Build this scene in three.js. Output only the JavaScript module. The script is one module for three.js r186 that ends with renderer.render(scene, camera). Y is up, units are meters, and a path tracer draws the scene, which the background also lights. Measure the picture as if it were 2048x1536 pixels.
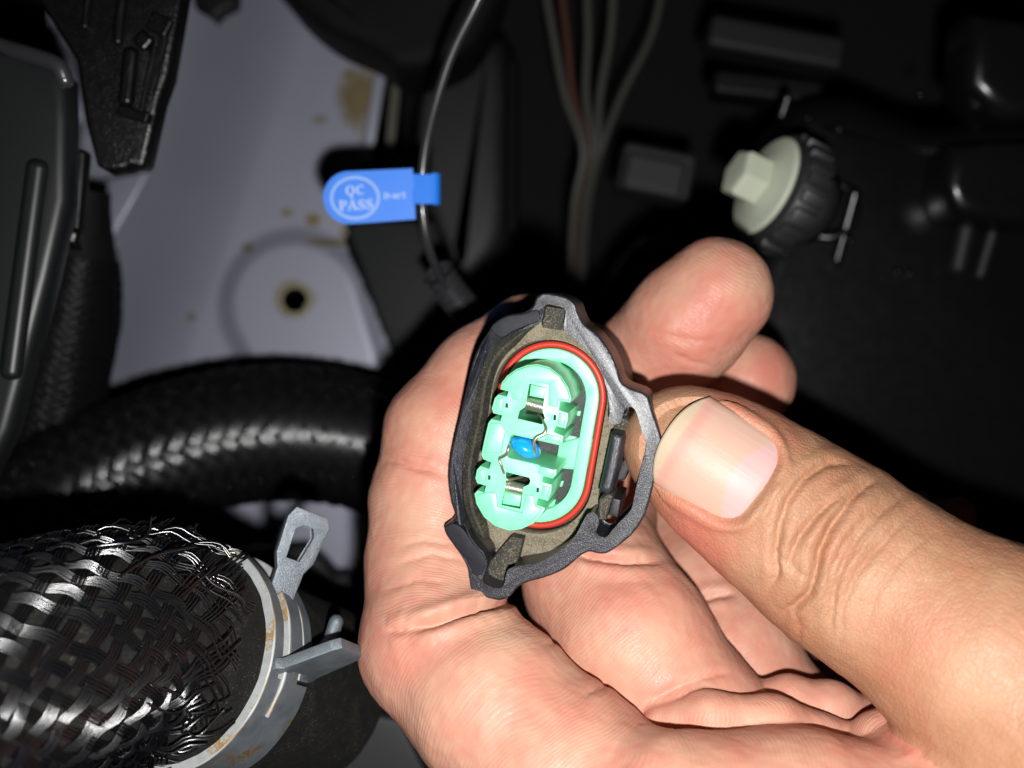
import * as THREE from 'three';
import { mergeGeometries, mergeVertices, toCreasedNormals } from 'three/addons/utils/BufferGeometryUtils.js';
import { RoundedBoxGeometry } from 'three/addons/geometries/RoundedBoxGeometry.js';
import { createNoise3D } from 'simplex-noise';

// ------------------------------------------------------------------ camera, light, exposure
const scene = new THREE.Scene();
scene.background = new THREE.Color(0x000000);
const FOV = 40, D = 130;                                   // mm from the lens to the connector
const camera = new THREE.PerspectiveCamera(FOV, 4 / 3, 0.01, 10);
camera.position.set(0, 0, D * 0.001);
camera.lookAt(0, 0, 0);
camera.focus = 0.131;
camera.userData.fStop = 16;
const renderer = new THREE.WebGLRenderer({ antialias: true });
renderer.setSize(1024, 768);
renderer.toneMapping = THREE.LinearToneMapping;
renderer.toneMappingExposure = 1.0;
renderer.shadowMap.enabled = true;
// the phone's flash, a few millimetres below and beside the lens: the only light
const flash = new THREE.PointLight(new THREE.Color(1.0, 0.99, 0.98), 0.112, 0, 2);
flash.position.set(0.004, -0.0125, D * 0.001 + 0.002);
flash.castShadow = true; flash.shadow.radius = 0.1;
flash.shadow.camera.near = 0.01; flash.shadow.camera.far = 2; flash.shadow.mapSize.set(2048, 2048);
scene.add(flash);

// ------------------------------------------------------------------ helpers (all shapes in millimetres)
const K = 0.001, FPX = 768 / Math.tan(FOV * Math.PI / 360);
const V = (x, y, z) => new THREE.Vector3(x, y, z);
let seed = 20240611;
const rnd = () => { seed = (seed * 1664525 + 1013904223) >>> 0; return seed / 4294967296; };
const rr = (a, b) => a + (b - a) * rnd();
const n3 = createNoise3D(rnd);
const P = (px, py, z) => { const d = D - z; return V((px - 1024) * d / FPX, -(py - 768) * d / FPX, z); };
const pxOf = (v) => { const d = D - v.z; return [1024 + v.x * FPX / d, 768 - v.y * FPX / d]; };
const lerp = (a, b, t) => a + (b - a) * t, clamp = (x, a, b) => Math.min(b, Math.max(a, x));
const sstep = (a, b, x) => { const t = clamp((x - a) / (b - a), 0, 1); return t * t * (3 - 2 * t); };
const taken = {};
const numbered = (n) => { const k = taken[n] = (taken[n] ?? -1) + 1; return k ? `${n}_${String(k).padStart(3, '0')}` : n; };
function thing(name, label, category, base, group) {
  const o = new THREE.Group(); o.name = numbered(name);
  o.position.set(base.x * K, base.y * K, base.z * K);
  o.userData = { label, category }; if (group) o.userData.group = group;
  o.userBase = base; scene.add(o); return o;
}
function structure(name, geo, m, label) {
  const o = new THREE.Mesh(geo.scale(K, K, K), m); o.name = name; o.userData = { kind: 'structure', label, category: name.replace(/_/g, ' ') };
  o.castShadow = o.receiveShadow = true; scene.add(o); return o;
}
function part(name, geo, m, parent, label) {
  let r = parent; while (!r.userBase) r = r.parent;
  const b = r.userBase; geo.translate(-b.x, -b.y, -b.z); geo.scale(K, K, K);
  const o = new THREE.Mesh(geo, m); o.name = name; o.castShadow = o.receiveShadow = true;
  if (label) o.userData.label = label;
  parent.add(o); return o;
}
const strip = (g) => { for (const k of Object.keys(g.attributes)) if (!['position', 'normal', 'uv'].includes(k)) g.deleteAttribute(k); return g; };
const merge = (list) => mergeGeometries(list.map((g) => strip(g.index ? g.toNonIndexed() : g)));
const tube = (pts, r, seg = 40, rad = 10, closed = false) => {
  const c = new THREE.CatmullRomCurve3(pts, closed, 'centripetal'); const g = new THREE.TubeGeometry(c, seg, r, rad, closed);
  const L = c.getLength(), uv = g.attributes.uv; for (let i = 0; i < uv.count; i++) uv.setXY(i, uv.getX(i) * L, uv.getY(i) * 6.283 * r);
  if (closed) return g;
  const caps = [0, 1].map((t) => { const s = new THREE.SphereGeometry(r, rad, 6); const p = c.getPoint(t); s.translate(p.x, p.y, p.z); return s; });
  return merge([g, ...caps]);
};
const basis = (x, y, z, o) => new THREE.Matrix4().makeBasis(x, y, z).setPosition(o);
// a rounded box standing at o with its own three axes
const rbox = (o, x, y, z, sx, sy, sz, r = 0.6, seg = 3) => new RoundedBoxGeometry(sx, sy, sz, seg, Math.min(r, sx / 2.01, sy / 2.01, sz / 2.01)).applyMatrix4(basis(x, y, z, o));
const axes = (xdir, zdir) => { const z = zdir.clone().normalize(); const x = xdir.clone().addScaledVector(z, -xdir.dot(z)).normalize(); return [x, z.clone().cross(x), z]; };
const resample = (pts, step, round = 1) => {                // dense smooth closed polyline from 2-D control points
  const c = new THREE.CatmullRomCurve3(pts.map((p) => V(p[0], p[1], 0)), true, 'centripetal', 0.5);
  const n = Math.max(8, Math.round(c.getLength() / step)); c.arcLengthDivisions = n * 8;
  return c.getSpacedPoints(n).slice(0, n).map((p) => new THREE.Vector2(p.x, p.y));
};
const ext = (outer, holes, z0, z1, bevel = 0.15, seg = 2) => {
  const s = new THREE.Shape(outer); for (const h of holes) s.holes.push(new THREE.Path(h));
  const g = new THREE.ExtrudeGeometry(s, { depth: z1 - z0 - 2 * bevel, bevelEnabled: bevel > 0, bevelThickness: bevel, bevelSize: bevel, bevelOffset: -bevel, bevelSegments: seg, curveSegments: 8 });
  g.translate(0, 0, z0 + bevel); return g;
};
// periodic value noise for textures
function pnoise(n, sd) {
  let s = sd >>> 0; const R = () => { s = (s * 1664525 + 1013904223) >>> 0; return s / 4294967296; };
  const a = Float32Array.from({ length: n * n }, R);
  return (x, y) => { const X = x * n, Y = y * n, i = Math.floor(X), j = Math.floor(Y); let u = X - i, v = Y - j; u = u * u * (3 - 2 * u); v = v * v * (3 - 2 * v);
    const g = (p, q) => a[((q % n + n) % n) * n + ((p % n + n) % n)];
    return lerp(lerp(g(i, j), g(i + 1, j), u), lerp(g(i, j + 1), g(i + 1, j + 1), u), v); };
}
function fbm(base, oct, sd) { const f = []; for (let o = 0; o < oct; o++) f.push(pnoise(base << o, sd + o * 77)); return (x, y) => { let s = 0, w = 0, a = 1; for (const q of f) { s += a * q(x, y); w += a; a *= 0.55; } return s / w; }; }
function tex(n, tile, fn, srgb) {
  const d = new Uint8Array(n * n * 4);
  for (let j = 0; j < n; j++) for (let i = 0; i < n; i++) { const c = fn(i / n, j / n), k = (j * n + i) * 4; const g = typeof c === 'number' ? [c, c, c] : c;
    d[k] = clamp(g[0], 0, 1) * 255; d[k + 1] = clamp(g[1], 0, 1) * 255; d[k + 2] = clamp(g[2], 0, 1) * 255; d[k + 3] = 255; }
  const t = new THREE.DataTexture(d, n, n); t.wrapS = t.wrapT = THREE.RepeatWrapping; t.magFilter = THREE.LinearFilter; t.minFilter = THREE.LinearMipmapLinearFilter; t.generateMipmaps = true;
  t.repeat.set(1 / tile, 1 / tile); if (srgb) t.colorSpace = THREE.SRGBColorSpace; t.needsUpdate = true; return t;
}
const mix3 = (a, b, t) => [lerp(a[0], b[0], t), lerp(a[1], b[1], t), lerp(a[2], b[2], t)];

// ------------------------------------------------------------------ materials
const fA = fbm(6, 5, 11), fB = fbm(16, 4, 23), fC = fbm(96, 2, 37), fD = fbm(200, 1, 51), fE = fbm(4, 4, 67);
const speck = (base, dust, amount, n = 512, tile = 14) => tex(n, tile, (x, y) => {
  const w = sstep(1 - amount, 1.02 - amount * 0.35, 0.55 * fD(x, y) + 0.35 * fC(x, y) + 0.25 * fA(x, y));
  return mix3(base.map((b) => b * (0.75 + 0.5 * fB(x, y))), dust, w); }, true);
const grainBump = tex(512, 10, (x, y) => 0.6 * fD(x, y) + 0.4 * fC(x, y));
const softRough = (a, b, tile = 20) => tex(256, tile, (x, y) => { const v = lerp(a, b, 0.6 * fB(x, y) + 0.4 * fC(x, y)); return [v, v, v]; });
const std = (o) => new THREE.MeshPhysicalMaterial(o);
const M = {
  rim: std({ map: speck([0.125, 0.13, 0.16], [0.50, 0.50, 0.57], 0.21), roughness: 0.42, ior: 1.65, clearcoat: 0.22, clearcoatRoughness: 0.3, bumpMap: grainBump, bumpScale: 0.00005 }),
  ledge: std({ map: tex(512, 9, (x, y) => mix3([0.29, 0.275, 0.24], mix3([0.49, 0.45, 0.37], [0.60, 0.56, 0.47], sstep(0.45, 0.75, fD(x, y))), sstep(0.22, 0.60, 0.45 * fA(x, y) + 0.3 * fC(x, y) + 0.3 * fD(x, y))), true), roughness: 0.9, bumpMap: grainBump, bumpScale: 0.0001 }),
  tab: std({ map: speck([0.11, 0.115, 0.14], [0.28, 0.28, 0.30], 0.2), roughness: 0.6, specularIntensity: 0.6 }),
  darkPlastic: std({ map: speck([0.13, 0.13, 0.14], [0.40, 0.39, 0.36], 0.24), roughness: 0.5, bumpMap: grainBump, bumpScale: 0.00004 }),
  dustyDark: std({ map: speck([0.17, 0.165, 0.15], [0.52, 0.47, 0.36], 0.42), roughness: 0.75, bumpMap: grainBump, bumpScale: 0.00005 }),
  seal: std({ color: new THREE.Color(0xb93626), roughness: 0.42, specularIntensity: 0.8 }),
  green: std({ map: tex(256, 16, (x, y) => mix3([0.45, 0.87, 0.65], [0.54, 0.93, 0.72], fB(x, y)), true), roughness: 0.4, specularIntensity: 1, ior: 1.6, clearcoat: 0.6, clearcoatRoughness: 0.38 }),
  tin: std({ color: new THREE.Color(0.72, 0.69, 0.60), metalness: 0.9, roughness: 0.3, bumpMap: grainBump, bumpScale: 0.00002 }),
  brass: std({ color: new THREE.Color(0.16, 0.14, 0.11), metalness: 0.7, roughness: 0.35 }),
  wireLead: std({ color: new THREE.Color(0.62, 0.56, 0.46), metalness: 0.85, roughness: 0.28 }),
  blueBody: std({ color: new THREE.Color(0x14a0ff), roughness: 0.28, clearcoat: 0.6, clearcoatRoughness: 0.12 }),
  skinA: null, skinB: null,
  braid: std({ color: new THREE.Color(0.0045, 0.0045, 0.0055), roughness: 0.2, specularIntensity: 1.0, ior: 1.75 }),
  braidFar: std({ color: new THREE.Color(0.006, 0.006, 0.007), roughness: 0.24, ior: 2.3 }),
  sleeve: std({ color: new THREE.Color(0.006, 0.006, 0.007), roughness: 0.3, specularIntensity: 0.45 }),
  rubber: std({ map: speck([0.075, 0.075, 0.07], [0.40, 0.38, 0.29], 0.30, 512, 12), roughness: 0.85, specularIntensity: 0.5, bumpMap: grainBump, bumpScale: 0.00006 }),
  rubberCore: std({ map: speck([0.10, 0.10, 0.095], [0.50, 0.48, 0.36], 0.40, 512, 12), roughness: 0.9 }),
  zinc: std({ map: tex(512, 24, (x, y) => { const r = sstep(0.60, 0.70, 0.7 * fA(x, y) + 0.3 * fC(x, y)); return mix3(mix3([0.40, 0.43, 0.46], [0.52, 0.55, 0.57], fB(x, y)), mix3([0.42, 0.27, 0.14], [0.60, 0.47, 0.30], fC(x, y)), r); }, true), metalness: 0.5, roughnessMap: softRough(0.34, 0.62), roughness: 1, bumpMap: grainBump, bumpScale: 0.00006 }),
  zincEdge: std({ map: tex(512, 14, (x, y) => { const r = sstep(0.50, 0.62, 0.6 * fA(x, y) + 0.4 * fC(x, y)); return mix3(mix3([0.60, 0.62, 0.63], [0.72, 0.73, 0.72], fB(x, y)), mix3([0.48, 0.31, 0.14], [0.72, 0.62, 0.42], fC(x, y)), r); }, true), metalness: 0.2, roughness: 0.6 }),
  paint: null,
  black: std({ map: tex(256, 60, (x, y) => { const v = 0.045 + 0.03 * fB(x, y); return [v, v, v * 1.05]; }, true), roughness: 0.5, specularIntensity: 0.6 }),
  blackMatte: std({ map: tex(256, 60, (x, y) => { const v = 0.045 + 0.035 * fB(x, y); return [v, v, v * 1.05]; }, true), roughness: 0.7, specularIntensity: 0.35 }),
  gloss: std({ color: new THREE.Color(0.006, 0.006, 0.007), roughnessMap: softRough(0.2, 0.3, 30), roughness: 1, bumpMap: tex(256, 40, (x, y) => fB(x, y)), bumpScale: 0.00003 }),
  scuffed: std({ map: speck([0.04, 0.04, 0.04], [0.22, 0.21, 0.19], 0.08, 512, 22), roughnessMap: softRough(0.26, 0.44), roughness: 1, bumpMap: tex(512, 18, (x, y) => 0.7 * fC(x, y) + 0.3 * fA(x, y)), bumpScale: 0.0001 }),
  nylon: std({ color: new THREE.Color(0.62, 0.66, 0.52), roughness: 0.45 }),
  greyPart: std({ color: new THREE.Color(0.009, 0.009, 0.0105), roughness: 0.6 }),
  smoke: std({ color: new THREE.Color(0.008, 0.009, 0.0095), roughness: 0.42 }),
  wireGrey: std({ color: new THREE.Color(0.065, 0.065, 0.057), roughness: 0.5 }),
  wireBrown: std({ color: new THREE.Color(0.075, 0.028, 0.018), roughness: 0.5 }),
  wireBlack: std({ color: new THREE.Color(0.02, 0.02, 0.022), roughness: 0.3 }),
  cable: std({ color: new THREE.Color(0.03, 0.03, 0.033), roughness: 0.3, clearcoat: 1, clearcoatRoughness: 0.16 }),
  beige: std({ color: new THREE.Color(0.24, 0.23, 0.18), roughness: 0.6 }),
};

// ------------------------------------------------------------------ the setting: dark depth of the engine bay and a painted inner panel
const poly = (list, z, depth, bevel, seg = 3, holes = [], step = 0) => { const f = (l) => l.map(([x, y]) => { const p = P(x, y, z); return step ? [p.x, p.y] : new THREE.Vector2(p.x, p.y); }); const pts = f(list); return toCreasedNormals(strip(ext(step ? resample(pts, step) : pts, holes.map((h) => { const q = f(h); return step ? resample(q, step) : q; }), z - depth, z, bevel, seg)), 0.9); };
structure('engine_bay_wall', poly([[-1400, -1200], [3500, -1200], [3500, 2700], [-1400, 2700]], -330, 6, 0.5), std({ color: new THREE.Color(0.022, 0.022, 0.023), roughness: 0.85, specularIntensity: 0.5 }), 'black plastic back wall of the engine bay');
{
  const circle = (x, y, r, n = 40) => Array.from({ length: n }, (_, k) => [x + r * Math.cos(6.2832 * k / n), y + r * Math.sin(6.2832 * k / n)]);
  const Z = -150, blobs = [[722, 195, 46, 62, 1.0], [700, 150, 20, 16, 0.8], [640, 240, 20, 12, 0.5], [625, 440, 17, 15, 1.0], [572, 426, 16, 12, 0.7], [498, 496, 14, 12, 0.7], [668, 486, 60, 9, 0.75], [690, 470, 14, 22, 0.7], [380, 635, 9, 9, 0.6], [735, 250, 14, 60, 0.6]];
  const X0 = 60, X1 = 900, Y0 = -100, Y1 = 1400, s1 = fbm(20, 4, 401), s2 = fbm(5, 3, 402);
  const map = tex(1024, 1, (u, v) => { const px = lerp(X0, X1, u), py = lerp(Y1, Y0, v); let m = 0; for (const b of blobs) { const r = Math.hypot((px - b[0]) / b[2], (py - b[1]) / b[3]); m = Math.max(m, b[4] * sstep(1.25, 0.5, r + 0.9 * (s1(u, v) - 0.5))); }
    const ring = Math.hypot(px - 590, py - 600); m = Math.max(m, 0.75 * sstep(46, 30, ring + 22 * (s1(u, v) - 0.5))); 
    return mix3(mix3([0.61, 0.62, 0.685], [0.66, 0.67, 0.73], s2(u, v)), mix3([0.42, 0.38, 0.26], [0.54, 0.47, 0.33], s1(v, u)), m); }, true);
  M.paint = std({ map, roughness: 0.46, metalness: 0.25, clearcoat: 0.3, clearcoatRoughness: 0.3, bumpMap: null });
  const uvPx = (g) => { const p = g.attributes.position, uv = g.attributes.uv; for (let i = 0; i < p.count; i++) { const q = pxOf(V(p.getX(i), p.getY(i), Z)); uv.setXY(i, (q[0] - X0) / (X1 - X0), (Y1 - q[1]) / (Y1 - Y0)); } return g; };
    // pressed sheet: a fine grid inside the outline, stepping back across a broad slanting crease
  const rim = [[70, -90], [540, -90], [640, 20], [736, 80], [752, 150], [742, 240], [728, 330], [700, 420], [690, 490], [740, 600], [798, 740], [850, 900], [860, 1080], [840, 1250], [600, 1330], [70, 1340]];
  const inside = (x, y) => { let c = false; for (let i = 0, j = rim.length - 1; i < rim.length; j = i++) if ((rim[i][1] > y) !== (rim[j][1] > y) && x < (rim[j][0] - rim[i][0]) * (y - rim[i][1]) / (rim[j][1] - rim[i][1]) + rim[i][0]) c = !c; return c; };
  const padR = (x, y) => { const t = clamp(((x - 592) * 80 + (y - 612) * 200) / 46400, 0, 1); return Math.hypot(x - 592 - 80 * t, y - 612 - 200 * t) / (138 - 20 * t); };
  const step = 6, gp = [], gu = [], gi = [], nx = 140, ny = 240, grid = [];
  for (let j = 0; j <= ny; j++) for (let i = 0; i <= nx; i++) { const x = 60 + i * step, y = -100 + j * step, p = P(x, y, Z), d = ((x - 470) * 0.943 + (y - 80) * 0.332); gp.push(p.x, p.y, Z - 9 * sstep(130, -150, d) + 1.6 * sstep(-230, -300, d) + 2.2 * sstep(1.16, 0.84, padR(x, y))); gu.push((x - X0) / (X1 - X0), (Y1 - y) / (Y1 - Y0)); }
  for (let j = 0; j < ny; j++) for (let i = 0; i < nx; i++) { const x = 63 + i * step, y = -97 + j * step; if (!inside(x, y) || Math.hypot(x - 590, y - 600) < 27) continue; const k = j * (nx + 1) + i; gi.push(k, k + nx + 1, k + 1, k + 1, k + nx + 1, k + nx + 2); }
  const sheet = new THREE.BufferGeometry(); sheet.setAttribute('position', new THREE.Float32BufferAttribute(gp, 3)); sheet.setAttribute('uv', new THREE.Float32BufferAttribute(gu, 2)); sheet.setIndex(gi); sheet.computeVertexNormals();
  const panel = structure('body_panel', sheet, M.paint, 'lavender grey painted inner body panel with grime stains');
  const lip = new THREE.Mesh(new THREE.TorusGeometry(3.7, 0.55, 10, 40).translate(...P(590, 600, Z + 2.2).toArray()).scale(K, K, K), std({ color: new THREE.Color(0.36, 0.33, 0.21), roughness: 0.8 })); lip.name = 'hole_lip'; panel.add(lip);
  const fl = new THREE.Mesh(poly([[752, 118], [776, 122], [744, 318], [722, 312]], Z + 4, 2, 0.8).scale(K, K, K), M.paint); fl.name = 'flange'; panel.add(fl);
  const fold = new THREE.Mesh(poly([[196, 360], [300, 340], [232, 470], [196, 480]], Z + 5, 3, 1.2).scale(K, K, K), M.paint); fold.name = 'stamped_fold'; panel.add(fold);
}
// ------------------------------------------------------------------ the lamp connector held in the hand
const cn = V(-0.20, -0.10, 0.97).normalize();              // the way its open mouth faces
const cy = V(0.185, 0.98, 0).addScaledVector(cn, -V(0.185, 0.98, 0).dot(cn)).normalize();
const cx = cy.clone().cross(cn).normalize();
const cO = P(1085, 880, 0), cM = basis(cx, cy, cn, cO);
// a point of the photograph carried to the connector's own plane at height lz
const L = (px, py, lz) => {
  const e = V(0, 0, D), d = P(px, py, 0).sub(e), o = cO.clone().addScaledVector(cn, lz);
  const p = e.clone().addScaledVector(d, o.clone().sub(e).dot(cn) / d.dot(cn)).sub(cO);
  return [p.dot(cx), p.dot(cy)];
};
const LL = (list, lz) => list.map((p) => L(p[0], p[1], lz));
const LV = (list, lz) => LL(list, lz).map((p) => new THREE.Vector2(p[0], p[1]));
const conn = thing('electrical_connector', 'black two-pin lamp connector with bright green insert and red seal, held between thumb and fingers', 'connector', cO);
const put = (g) => g.applyMatrix4(cM);
// the collar (rim) round the mouth, with two keyways and the guard loop of the latch
const outPx = [[1064, 614], [1072, 595], [1084, 587], [1104, 587], [1136, 596], [1150, 608], [1157, 628], [1168, 648], [1192, 667], [1216, 697], [1234, 735], [1243, 764], [1256, 774], [1274, 781], [1293, 790], [1302, 810], [1312, 842], [1323, 876], [1323, 895], [1315, 940], [1307, 970], [1300, 998], [1288, 1034], [1267, 1066], [1244, 1087], [1226, 1100], [1212, 1108], [1195, 1108], [1180, 1104], [1164, 1110], [1130, 1138], [1094, 1154], [1052, 1166], [1034, 1176], [1018, 1194], [1002, 1201], [984, 1199], [955, 1190], [942, 1180], [938, 1160], [934, 1138], [922, 1113], [905, 1089], [890, 1066], [888, 1053], [896, 1046], [903, 1040], [895, 1010], [890, 975], [890, 945], [897, 900], [910, 845], [924, 785], [938, 728], [954, 690], [972, 667], [979, 657], [990, 644], [1015, 630], [1042, 626]];
const inPx = [[1084, 618], [1089, 606], [1100, 604], [1126, 611], [1135, 618], [1135, 634], [1132, 655], [1138, 664], [1162, 682], [1188, 710], [1208, 745], [1219, 785], [1224, 825], [1223, 840], [1232, 845], [1240, 838], [1243, 822], [1251, 812], [1262, 809], [1272, 814], [1279, 829], [1285, 853], [1296, 880], [1297, 894], [1288, 930], [1281, 960], [1274, 989], [1266, 1022], [1250, 1040], [1228, 1063], [1216, 1078], [1200, 1077], [1188, 1066], [1193, 1045], [1190, 1032], [1180, 1030], [1170, 1046], [1150, 1080], [1118, 1108], [1080, 1128], [1040, 1136], [1022, 1140], [1016, 1152], [1012, 1172], [1004, 1180], [990, 1180], [966, 1170], [960, 1160], [966, 1142], [970, 1124], [964, 1108], [944, 1085], [926, 1052], [916, 1015], [913, 975], [914, 940], [922, 890], [934, 835], [944, 780], [955, 735], [970, 705], [994, 680], [1026, 662], [1060, 650], [1078, 642]];
const low = (x, y) => { const p = cO.clone().addScaledVector(cx, x).addScaledVector(cy, y), q = pxOf(p);       // the far side of the collar is cut lower
  return 1.6 * sstep(0, 60, 985 - q[0] + (q[1] - 880) * -0.19 + 20) * sstep(650, 690, q[1]) * (1 - sstep(1036, 1052, q[1])); };
{
  const o = resample(LL(outPx, 0), 0.45), i = resample(LL(inPx, 0), 0.45);
  const g = ext(o, [i], -7.2, 0, 0.28, 3), p = g.attributes.position;
  for (let k = 0; k < p.count; k++) { const x = p.getX(k), y = p.getY(k), z = p.getZ(k); const t = sstep(-5, -0.6, z);
    p.setZ(k, z - t * low(x, y) + t * 0.03 * n3(x * 0.3, y * 0.3, 3) + 0.02 * n3(x * 2, y * 2, z)); p.setX(k, x + 0.02 * n3(x * 1.4, y * 1.4, z * 0.6)); p.setY(k, y + 0.02 * n3(x * 1.4, y * 1.4, 9 + z * 0.6)); }
  const collar = part('collar', put(toCreasedNormals(strip(g), 0.7)), M.rim, conn);
  // worn tabs on the collar's cut side
  for (const poly of [[[980, 657], [996, 641], [1018, 631], [1044, 628], [1074, 620], [1080, 640], [1058, 650], [1024, 664], [1002, 676]], [[893, 1052], [905, 1047], [925, 1058], [944, 1086], [966, 1112], [970, 1124], [962, 1150], [946, 1150], [938, 1132], [922, 1108], [904, 1084], [892, 1066]]])
    part('worn_tab', put(toCreasedNormals(ext(resample(LL(poly, 0.2), 0.5), [], -3, 0.12, 0.15, 3), 0.8)), M.tab, collar, 'smooth dark worn tab at the end of the keyway');
}
{ // drafted inner wall on the cut side
  const w = [[1079, 640], [1060, 650], [1026, 662], [994, 680], [970, 705], [955, 735], [944, 780], [934, 835], [922, 890], [914, 940], [913, 975], [916, 1015], [926, 1052], [944, 1085], [964, 1108], [972, 1124]];
  const top = new THREE.CatmullRomCurve3(LL(w, -1.7).map((q) => V(q[0], q[1], -1.9)), false, 'centripetal').getSpacedPoints(80), c = L(1082, 880, -6);
  const pos = [], uv = [], idx = []; top.forEach((q, k) => { const d = V(c[0] - q.x, (clamp(c[1], q.y - 6, q.y + 6) - q.y) * 0.8, 0).normalize(), e = sstep(0, 14, k) * sstep(80, 70, k); [[-0.15, -1.9], [0.25 * e, -2.6], [0.9 * e, -4.4], [1.25 * e, -4.5], [1.75 * e, -6.5]].forEach(([o, z], j) => { pos.push(q.x + d.x * o, q.y + d.y * o, z); uv.push(k * 0.5, j * 1.6); }); });
  for (let k = 0; k < 80; k++) for (let j = 0; j < 4; j++) { const a = k * 5 + j; idx.push(a, a + 1, a + 5, a + 1, a + 6, a + 5); }
  const g = new THREE.BufferGeometry(); g.setAttribute('position', new THREE.Float32BufferAttribute(pos, 3)); g.setAttribute('uv', new THREE.Float32BufferAttribute(uv, 2)); g.setIndex(idx); part('inner_wall', put(toCreasedNormals(g, 0.6)), M.dustyDark, conn, 'dirty drafted inner wall of the mouth');
}
// stadium outline in the connector's own plane
const stadium = (c, w, len, n = 28) => { const r = w / 2, h = len / 2 - r, o = []; for (let k = 0; k <= n; k++) { const a = Math.PI * k / n; o.push(new THREE.Vector2(c[0] + r * Math.cos(a), c[1] + h + r * Math.sin(a))); } for (let k = 0; k <= n; k++) { const a = Math.PI + Math.PI * k / n; o.push(new THREE.Vector2(c[0] + r * Math.cos(a), c[1] - h + r * Math.sin(a))); } return o; };
const sc = L(1090, 871, -8.4);
const ledgePx = [[1080, 610], [1138, 616], [1140, 655], [1168, 672], [1198, 705], [1218, 745], [1230, 790], [1232, 835], [1222, 870], [1208, 940], [1196, 995], [1196, 1035], [1172, 1085], [1125, 1115], [1065, 1135], [1024, 1146], [1012, 1184], [960, 1174], [968, 1125], [938, 1085], [916, 1040], [908, 980], [928, 850], [942, 770], [968, 705], [1018, 662], [1066, 640]];
{
  const o = resample(LL(ledgePx, -6.4), 0.6);
  const g = ext(o, [stadium(sc, 14.9, 25.6)], -9.5, -6.4, 0.12, 2);
  part('ledge', put(toCreasedNormals(strip(g), 0.7)), M.ledge, conn, 'dust covered ledge inside the mouth');
  // body behind the mouth, closed at the back
  const body = ext(stadium([sc[0] - 0.4, sc[1]], 19, 29.5), [], -30, -9.4, 1.2, 3);
  const neck = ext(stadium([sc[0] - 0.4, sc[1]], 15, 23), [], -44, -29.8, 1.5, 3);
  part('body', put(merge([body, neck])), M.darkPlastic, conn);
  // floor of the upper keyway and the rib of the lower one
  part('key_floor', put(toCreasedNormals(ext(LV([[1087, 612], [1132, 618], [1131, 662], [1084, 655]], -3.2), [], -6.6, -3.2, 0.2), 0.7)), M.dustyDark, conn);
  part('key_floor', put(toCreasedNormals(ext(LV([[978, 1124], [1022, 1072], [1046, 1078], [1034, 1128], [1006, 1180], [968, 1168]], -4.4), [], -6.8, -4.4, 0.2), 0.7)), M.dustyDark, conn);
}
{ // red seal, a rounded band in the groove
  const pts = stadium(sc, 13.45, 24.15, 40).map((p) => V(p.x, p.y, -8.2)).filter((p, k, a) => !k || p.distanceTo(a[k - 1]) > 0.02);
  const g = new THREE.TubeGeometry(new THREE.CatmullRomCurve3(pts, true, 'centripetal'), 240, 0.44, 14, true);
  part('seal', put(g), M.seal, conn, 'glossy red rubber seal ring');
}
// green insert: base shell with a rim, and the stepped tower
const ins = (() => {
  const shell = ext(stadium(sc, 12.5, 23.2), [stadium([sc[0] - 0.05, sc[1]], 9.2, 19.9)], -12, -7.7, 0.18, 3);
  const m = part('insert', put(toCreasedNormals(merge([shell]), 0.6)), M.green, conn, 'mint green plastic insert');
  part('insert_floor', put(ext(stadium(sc, 12.2, 22.8), [], -14.4, -12.2, 0.1)), M.darkPlastic, m, 'black plastic floor behind the insert');
  // plateau and lugs between shell and tower
  part('lug', put(toCreasedNormals(ext(LV([[1118, 888], [1162, 874], [1186, 878], [1176, 934], [1150, 940], [1110, 936]], -8.1), [], -12, -8.1, 0.2), 0.6)), M.green, m);
  for (const q of [[[1128, 822], [1162, 822], [1160, 832], [1128, 832]], [[1122, 868], [1154, 874], [1150, 884], [1120, 880]], [[1096, 962], [1128, 962], [1124, 974], [1096, 974]], [[1086, 1010], [1112, 998], [1108, 1012], [1086, 1022]]])
    part('lug', put(toCreasedNormals(ext(LV(q, -9.2), [], -12, -9.2, 0.15), 0.6)), M.green, m);
  return m;
})();
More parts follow.
